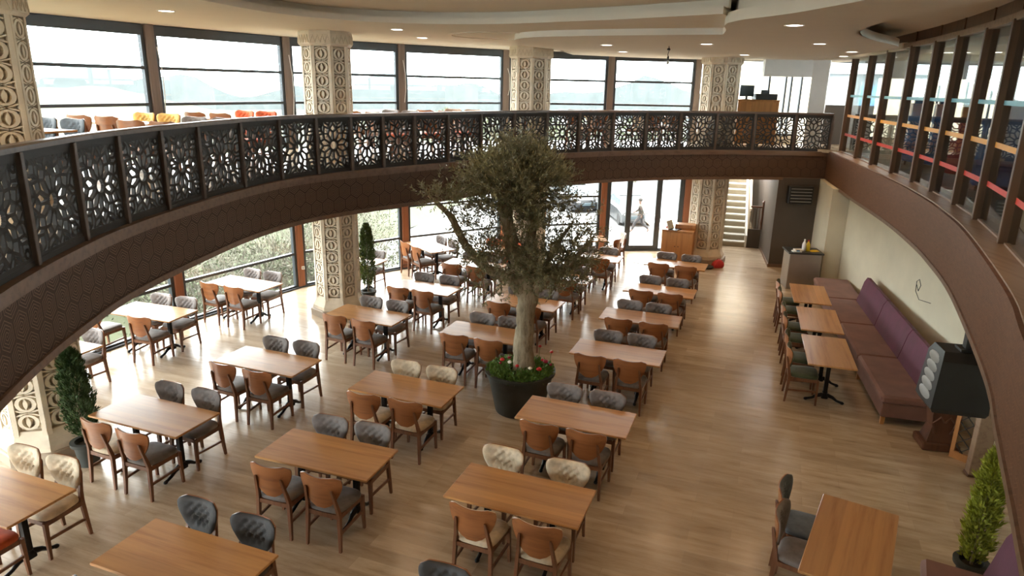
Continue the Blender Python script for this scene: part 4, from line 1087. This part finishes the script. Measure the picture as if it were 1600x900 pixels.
tag(b.build('red_cloth', 'redcloth', None, 60), 'small red cloth lying behind the laptop on the cabinet', 'cloth')
t = thing('shopping_bag', 'red cloth bag slumped at the foot of the fourth column', 'bag', (5.72, 18.72, 0), .2); t.scale = (.75, .75, .7)
b = MB(); b.loft([[(x*w+ox, y*w*.7, z) for x, y in ((-1, -1), (0, -1.2), (1, -1), (1.2, 0), (1, 1), (0, 1.1), (-1, 1), (-1.1, 0))] for w, z, ox in ((.15, 0, 0), (.19, .08, 0), (.17, .2, .02), (.1, .28, .03), (.04, .32, .04))]); b.build('body', 'redcloth', t, 60)
b = MB(); b.tube([(-.05, 0, .26), (-.02, -.02, .38), (.06, 0, .36), (.08, .02, .26)], .01, 6); b.build('handle', 'redcloth', t, 40)
b = MB(); b.lathe([(.16, 0), (.2, .04), (.19, .06), (.05, .05)], 18, (5.38, 18.62)); tag(b.build('dark_tray', 'black', None, 40), 'flat dark tray on the floor beside the red bag', 'tray')
b = MB(); b.tube([(4.95, 19.0, .006), (4.6, 18.55, .006), (4.1, 18.5, .006), (3.7, 18.9, .006), (3.4, 19.1, .006)], .007, 6)
tag(b.build('floor_cable', 'greyp', None, 40), 'thin grey cable lying on the floor before the doors', 'cable')

# window cords and sockets
for i, (bx, z0, z1, up) in enumerate([(-26.3, 4.1, 5.3, 1), (-17.4, 4.0, 5.3, 1), (-8.9, 4.3, 5.3, 1), (-.7, 4.5, 5.2, 1)]):
    p = on_bearing(WIN, bx); q = Vector((p[0], p[1], 0))*(1-.14/math.hypot(*p))
    b = MB(); b.tube([(q.x, q.y, z1), (q.x+.05, q.y, (z0+z1)/2+.2), (q.x+.06, q.y-.02, (z0+z1)/2-.2), (q.x+.02, q.y, z0)], .008, 6)
    tag(b.build('hanging_cable', 'wire', None, 40), 'white cord hanging on the gallery window post, %s from the left' % ['first', 'second', 'third', 'fourth'][i], 'cord', 'white cords on the gallery window posts')
for i, bx in enumerate([-26.5, -17.4, -9.15]):
    p = on_bearing(WIN, bx); q = Vector((p[0], p[1], 0))*(1-.10/math.hypot(*p))
    t = thing('wall_socket', 'white socket low on the brown window post, %s from the left' % ['first', 'second', 'third'][i], 'socket', (q.x, q.y, .48), -R(bx), 'sockets on the window posts')
    b = MB(); b.box(-.04, .04, -.012, .006, -.04, .04, .004); b.build('plate', 'white', t); b = MB(); b.lathe([(.018, 0), (.018, .004)], 12); b.xf(Matrix.Translation((0, -.012, 0)) @ Matrix.Rotation(R(90), 4, 'X')); b.build('outlet', 'greyp', t)

# ------------------------------------------------------------ staircase
def stairs():
    e = bpy.data.objects.new('staircase', None); COL.objects.link(e); e.location = (6.98, 21.5, 0); e.rotation_euler = (0, 0, -.27); struct(e, 'stone staircase rising beside the fourth column')
    n = 19; rise, run = 3.2/n, .28
    b = MB(); tr = MB()
    for i in range(n):
        b.box(-.6, .34, i*run, (i+1)*run, 0 if i == 0 else (i-1)*rise, (i+1)*rise-.035)
        tr.box(-.61, .36, i*run-.03, (i+1)*run, (i+1)*rise-.035, (i+1)*rise)
    b.build('risers', 'riser', e); tr.build('treads', 'step', e)
    s = MB(); s.loft([[(x, -.02, 0), (x, -.02, .38), (x, n*run, n*rise+.2), (x, n*run, n*rise-.3)] for x in (.345, .40)])
    s.build('stringer', 'white', e)
    # pierced balustrade and turned post
    k = MB(); 
    for i in range(12): k.bar((.42, .1+i*.3, .35+i*.18), (.42, .1+i*.3, 1.15+i*.18), .03, .12)
    k.bar((.42, 0, 1.2), (.42, 3.8, 3.4), .06, .05); k.build('balustrade', 'stone', e)
    w = MB(); w.box(.40, .78, -.06, .0, 0, .6); w.build('side_panel', 'darkwall', e)
    w = MB(); w.lathe([(.04, .6), (.03, .7), (.05, .8), (.03, 1.0), (.045, 1.25), (.03, 1.4), (.05, 1.46), (.02, 1.5)], 10, (.78, -.03)); w.bar((.42, -.03, 1.3), (.78, -.03, 1.3), .05, .05)
    for x in (.5, .6, .69): w.bar((x, -.03, .6), (x, -.03, 1.3), .015, .015)
    w.build('newel_post', 'darkwood', e)
    m = MB(); m.box(-.6, .34, 2.75, 2.77, 1.95, 3.4); 
stairs()

# ------------------------------------------------------------ downlights
LIGHTS = [(-1.26, 8.68, 1), (1.03, 8.21, 1), (-5.03, 10.58, 0), (-2.16, 13.2, 0), (-1.99, 15.38, 0), (1.81, 14.77, 2), (2.52, 17.38, 2), (3.57, 13.82, 2), (5.5, 17.65, 2), (5.39, 13.07, 2), (7.75, 17.33, 2), (7.05, 15.4, 2),
          (-1.2, 5.2, 1), (1.2, 4.6, 1), (-1.0, 1.8, 1), (1.2, 1.2, 1), (3.6, 9.6, 2), (3.7, 6.6, 2), (3.2, 3.2, 2), (-5.6, 7.0, 0), (-5.3, 3.5, 0)]
def downlights():
    for i, (x, y, lv) in enumerate(LIGHTS):
        z = (Z_CEIL, Z_HIGH, Z_CEIL-.1)[lv]
        inview = i < 12
        t = thing('downlight', 'round recessed downlight %s' % (['at the top edge left of centre', 'at the top edge right of centre', 'above the second gallery window from left', 'right of the middle column, nearer', 'right of the middle column, farther',
             'on the ceiling disc left of the hanging bulb', 'small one beyond the disc light', 'right of the hanging bulb', 'above the fourth column', 'right of centre on the disc', 'beside the white pier at the far right', 'nearest the glass partition top'][i] if inview else 'overhead behind the picture top edge'), 'ceiling light', (x, y, z), 0, 'recessed ceiling downlights')
        b = MB(); b.lathe([(.10, -.006), (.125, -.008), (.13, 0), (.10, 0)], 24, caps=False); b.build('ring', 'lampring', t, 40)
        b = MB(); b.lathe([(.1, -.004), (.1, -.001)], 24); b.build('diffuser', 'lamp', t)
        ld = bpy.data.lights.new('downlight_lamp', 'SPOT'); ld.energy = LAMP_W*(4 if inview else 3.2)*(1.35 if x > 2 else .8); ld.color = LAMP_COL; ld.spot_size = R(130); ld.spot_blend = .9; ld.shadow_soft_size = .09
        lo = bpy.data.objects.new('downlight_lamp', ld); COL.objects.link(lo); lo.parent = t; lo.location = (0, 0, -.02)
downlights()
def hanging_bulb():
    t = thing('hanging_bulb', 'bare bulb hanging on a wire from the ceiling disc', 'lamp', (3.05, 14.7, 0))
    b = MB(); b.tube([(0, 0, 5.58), (.01, 0, 5.5), (-.01, 0, 5.42), (0, 0, 5.36)], .007, 6); b.build('wire', 'black', t)
    b = MB(); b.lathe([(.03, 5.50), (.035, 5.52), (.02, 5.54)], 10); b.lathe([(.02, 5.30), (.024, 5.36), (.012, 5.39)], 10); b.build('socket', 'black', t)
    b = MB(); b.ellipsoid((0, 0, 5.265), (.03, .03, .045)); b.build('bulb', 'paper', t, 50)
hanging_bulb()

# ------------------------------------------------------------ outside
def outside():
    b = MB(); b.box(-140, 160, -60, 320, -2.6, -2.4); tag(b.build('concrete_ground', 'ground'), 'bright pale concrete ground outside the glass', 'ground', kind='structure')
    # scrub bank on the left
    nx, ny = 40, 60; b = MB()
    for j in range(ny+1):
        for i in range(nx+1):
            u, v = i/nx, j/ny; y = -8+v*110; x = -9-.3*0-u*70
            x0 = -10.5 if y < 13 else -10.5+ (y-13)*.24
            x = x0-u*70; h = -2.4+2.2*min(1, u*14)**.8+1.7*math.sin(u*9+v*5)*u+2.0*u
            b.v.append((x, y, h+.12*math.sin(i*2.1+j*1.7)))
    for j in range(ny):
        for i in range(nx): q = j*(nx+1)+i; b.f.append((q+1, q, q+nx+1, q+nx+2))
    tag(b.build('scrub_bank', 'grass', None, 50), 'green scrub covered bank rising outside the left windows', 'bank', kind='structure')
    # brush thickets: bare twigs plus leaves
    spots = []
    for k in range(26):
        a = -62+k*2.05; rad = rng.uniform(19.5, 24)
        spots.append((rad*math.sin(R(a)), rad*math.cos(R(a)), rng.uniform(2.0, 3.1)))
    for k in range(16):
        a = -40+k*2.1; rad = rng.uniform(26, 34); spots.append((rad*math.sin(R(a)), rad*math.cos(R(a)), rng.uniform(2.6, 3.6)))
    spots = [q for q in spots if q[0] < -.18*q[1]-.5]
    t = thing('brush_thicket', 'tangled pale green and bare brush outside the left windows', 'bushes'); t['kind'] = 'stuff'
    V1, V2 = [], []
    for x, y, h in spots:
        c0 = np.array([x, y, -1.9]); sc = np.array([1.9, 1.9, h*.85])
        n = 600; a = rng.random(n)*2*math.pi; rr = np.sqrt(rng.random(n))
        p0 = np.stack([rr*np.cos(a)*.7, rr*np.sin(a)*.7, rng.random(n)*.7], 1); d = np.stack([np.cos(a)*.5, np.sin(a)*.5, .4+rng.random(n)], 1)+rng.normal(size=(n, 3))*.5
        v, f = leaf_mesh(p0*sc+c0, d, 1.0, .009); V1.append(v)
        n = 1100; a = rng.random(n)*2*math.pi; rr = np.sqrt(rng.random(n))*1.05; hh = rng.random(n)*(1.25-.5*rr)
        v, f = leaf_mesh(np.stack([rr*np.cos(a), rr*np.sin(a), hh], 1)*sc+c0, rng.normal(size=(n, 3)), .11, .03); V2.append(v)
    for nm, V, m in (('twigs', V1, 'brush'), ('leaves', V2, 'brushleaf')):
        V = np.concatenate(V); o = np_obj(nm, V, np.arange(len(V)).reshape(-1, 4), m, t)
    # timber boardwalk / low wall
    t = thing('boardwalk', 'grey timber boardwalk running away outside beside the scrub', 'boardwalk', (-.2, 31, -2.4), -.12)
    for k in range(7):
        b = MB(); b.box(-1.6+k*.42, -1.6+k*.42+.38, -4.5, 9, .02, .10+.12*k); b.build('plank', 'farwood', t)
    # hazy distant trees and hills
    for k in range(60):
        a = R(-50+k*1.35); rad = 150; hh = rng.uniform(3, 7)+(2.5 if 34 < k < 48 else 0)
    b = MB(); n = 120
    for k in range(n+1):
        a = R(-75+k*1.0); rad = 170; h = 2.6+2.0*math.sin(k*.31)+1.3*math.sin(k*.9)+1.0*rng.random()
        b.v += [(rad*math.sin(a), rad*math.cos(a), -2.4), (rad*math.sin(a), rad*math.cos(a), -2.4+h+3.5), ((rad+30)*math.sin(a), (rad+30)*math.cos(a), -2.4+h+3)]
    for k in range(n): q = k*3; b.f += [(q, q+3, q+4, q+1), (q+1, q+4, q+5, q+2)]
    tag(b.build('far_treeline', 'haze'), 'pale hazy line of distant trees on the horizon', 'trees', kind='stuff')
    t = thing('distant_building', 'pale flat building with blue banner beyond the end window', 'building', (19.5, 46, -2.4), -.3)
    b = MB(); b.box(-6, 6, 0, 6, 0, 8.3); b.build('wall', 'building', t); b = MB(); b.box(2.2, 3.2, -.15, 0, 2.5, 7.6); b.build('banner', 'panelblue', t); b = MB(); b.box(-6.2, 6.2, -.3, 6.2, 8.3, 8.6); b.build('roof', 'white', t)
    # cars
    def car(name, label, loc, rz, mat):
        t = thing(name, label, 'car', loc, rz)     # nose towards -y
        b = MB(); sec = []
        for y, zt, zb, w in ((-2.1, .55, .35, .72), (-2.0, .78, .22, .86), (-1.2, .95, .2, .9), (-.9, .98, .2, .9), (1.6, 1.0, .2, .9), (2.0, .85, .22, .86), (2.1, .6, .35, .74)):
            sec.append([(-w, y, zb), (w, y, zb), (w, y, zt-.12), (w*.88, y, zt), (-w*.88, y, zt), (-w, y, zt-.12)])
        b.loft(sec); b.build('body', mat, t, 30)
        b = MB(); b.loft([[(-.76, -1.05, .95), (.76, -1.05, .95), (.8, 1.7, .95), (-.8, 1.7, .95)], [(-.6, -.35, 1.42), (.6, -.35, 1.42), (.62, 1.1, 1.44), (-.62, 1.1, 1.44)]]); b.build('cabin_glass', 'carglass', t)
        b = MB(); b.box(-.6, .6, -.33, 1.08, 1.42, 1.47, .01); b.build('roof', mat, t)
        for sx in (-1, 1):
            for y in (-1.35, 1.35):
                b = MB(); b.lathe([(.31, -.1), (.33, -.06), (.33, .06), (.31, .1)], 18); b.xf(Matrix.Translation((sx*.8, y, .33)) @ Matrix.Rotation(R(90), 4, 'Y')); b.build('wheel', 'black', t, 40)
            b = MB(); b.ellipsoid((sx*.62, -2.0, .66), (.17, .08, .08)); b.build('headlamp', 'greyp', t, 50)
        b = MB(); b.box(-.42, .42, -2.13, -2.0, .45, .62, .01); b.build('grille', 'carglass', t)
    car('car', 'white car parked outside facing the glass doors', (6.45, 38.6, -2.4), .1, 'carwhite')
    car('car', 'dark grey car parked outside left of the white one', (3.7, 42.5, -2.4), .35, 'cargrey')
    # shrubs/trees behind the cars
    for i, (x, y) in enumerate([(2.5, 56), (6, 58), (9.5, 55), (12.5, 57), (-2, 60), (-6, 62)]):
        t = thing('tree', 'hazy bare tree standing beyond the parked cars', 'tree', (x, y, -2.4), i, 'trees beyond the parked cars')
        b = MB(); b.tube([(0, 0, 0), (.1, 0, 1.5), (0, .1, 4)], [.2, .15, .05], 7)
        for k in range(10): a = k*2.4; z = 1.2+.25*k; b.tube([(0, 0, z), (math.cos(a)*.8, math.sin(a)*.8, z+.8), (math.cos(a)*1.2, math.sin(a)*1.2, z+1.8)], [.06, .04, .015], 5)
        b.build('trunk', 'brush', t, 40)
        n = 1500; d = rng.normal(size=(n, 3)); d /= np.linalg.norm(d, axis=1, keepdims=True); v, f = leaf_mesh(np.array([0, 0, 3.2])+d*np.array([1.7, 1.7, 1.9])*(rng.random((n, 1))**.4), d, .22, .07); np_obj('foliage', v, f, 'brushleaf', t)
    # walking person
    t = thing('person', 'person in olive jacket striding past outside the glass doors', 'person', (6.55, 35.2, -2.4), 1.3)
    def skin(name, pts, edges, rad, mat, par):
        me = bpy.data.meshes.new(name); me.from_pydata(pts, edges, []); me.materials.append(Mt[mat]); o = bpy.data.objects.new(name, me); COL.objects.link(o); o.parent = par
        sk = o.modifiers.new('skin', 'SKIN')
        for i, r in enumerate(rad): me.skin_vertices[0].data[i].radius = r if isinstance(r, tuple) else (r, r)
        me.skin_vertices[0].data[0].use_root = True
        sb = o.modifiers.new('sub', 'SUBSURF'); sb.levels = 2; sb.render_levels = 2; return o
    P = [(0, 0, .92), (0, .02, 1.15), (0, .05, 1.38), (0, .06, 1.48), (0, .09, 1.62), (-.09, 0, .88), (-.1, .28, .5), (-.1, .42, .08), (-.1, .54, .04), (.09, 0, .88), (.1, -.1, .48), (.1, -.42, .16), (.1, -.36, .04),
         (-.19, .05, 1.37), (-.24, -.12, 1.12), (-.22, -.05, .88), (.19, .05, 1.37), (.24, .16, 1.12), (.2, .36, 1.0), (0, .09, 1.7), (-.22, -.02, .80), (.19, .44, 1.0)]
    E = [(0, 1), (1, 2), (2, 3), (3, 4), (0, 5), (5, 6), (6, 7), (7, 8), (0, 9), (9, 10), (10, 11), (11, 12), (2, 13), (13, 14), (14, 15), (2, 16), (16, 17), (17, 18), (4, 19), (15, 20), (18, 21)]
    RD = [(.14, .1), (.13, .1), (.15, .1), .055, .09, .1, .065, .04, .035, .1, .065, .04, .035, .06, .045, .032, .06, .045, .032, .07, .03, .03]
    skin('body', P, E, RD, 'skin', t)
    skin('jacket', [(0, 0, .86), (0, .02, 1.1), (0, .05, 1.38), (-.19, .05, 1.37), (-.24, -.12, 1.12), (-.22, -.06, .92), (.19, .05, 1.37), (.24, .16, 1.12), (.21, .33, 1.01)], [(0, 1), (1, 2), (2, 3), (3, 4), (4, 5), (2, 6), (6, 7), (7, 8)], [(.19, .14), (.17, .13), (.17, .12), .075, .06, .048, .075, .06, .048], 'cloth', t)
    skin('trousers', [(0, 0, .92), (-.09, 0, .86), (-.1, .28, .5), (-.1, .41, .12), (.09, 0, .86), (.1, -.1, .48), (.1, -.41, .2)], [(0, 1), (1, 2), (2, 3), (0, 4), (4, 5), (5, 6)], [(.15, .12), .12, .08, .06, .12, .08, .06], 'trouser', t)
    b = MB(); b.ellipsoid((0, .07, 1.70), (.095, .11, .09)); b.build('hair', 'hair', t, 60)
outside()

# upholstery colours for the copies, done once every copy exists
for o, fab in FABS:
    if fab != 'grey': remat(o, 'fab_grey', 'fab_'+fab)
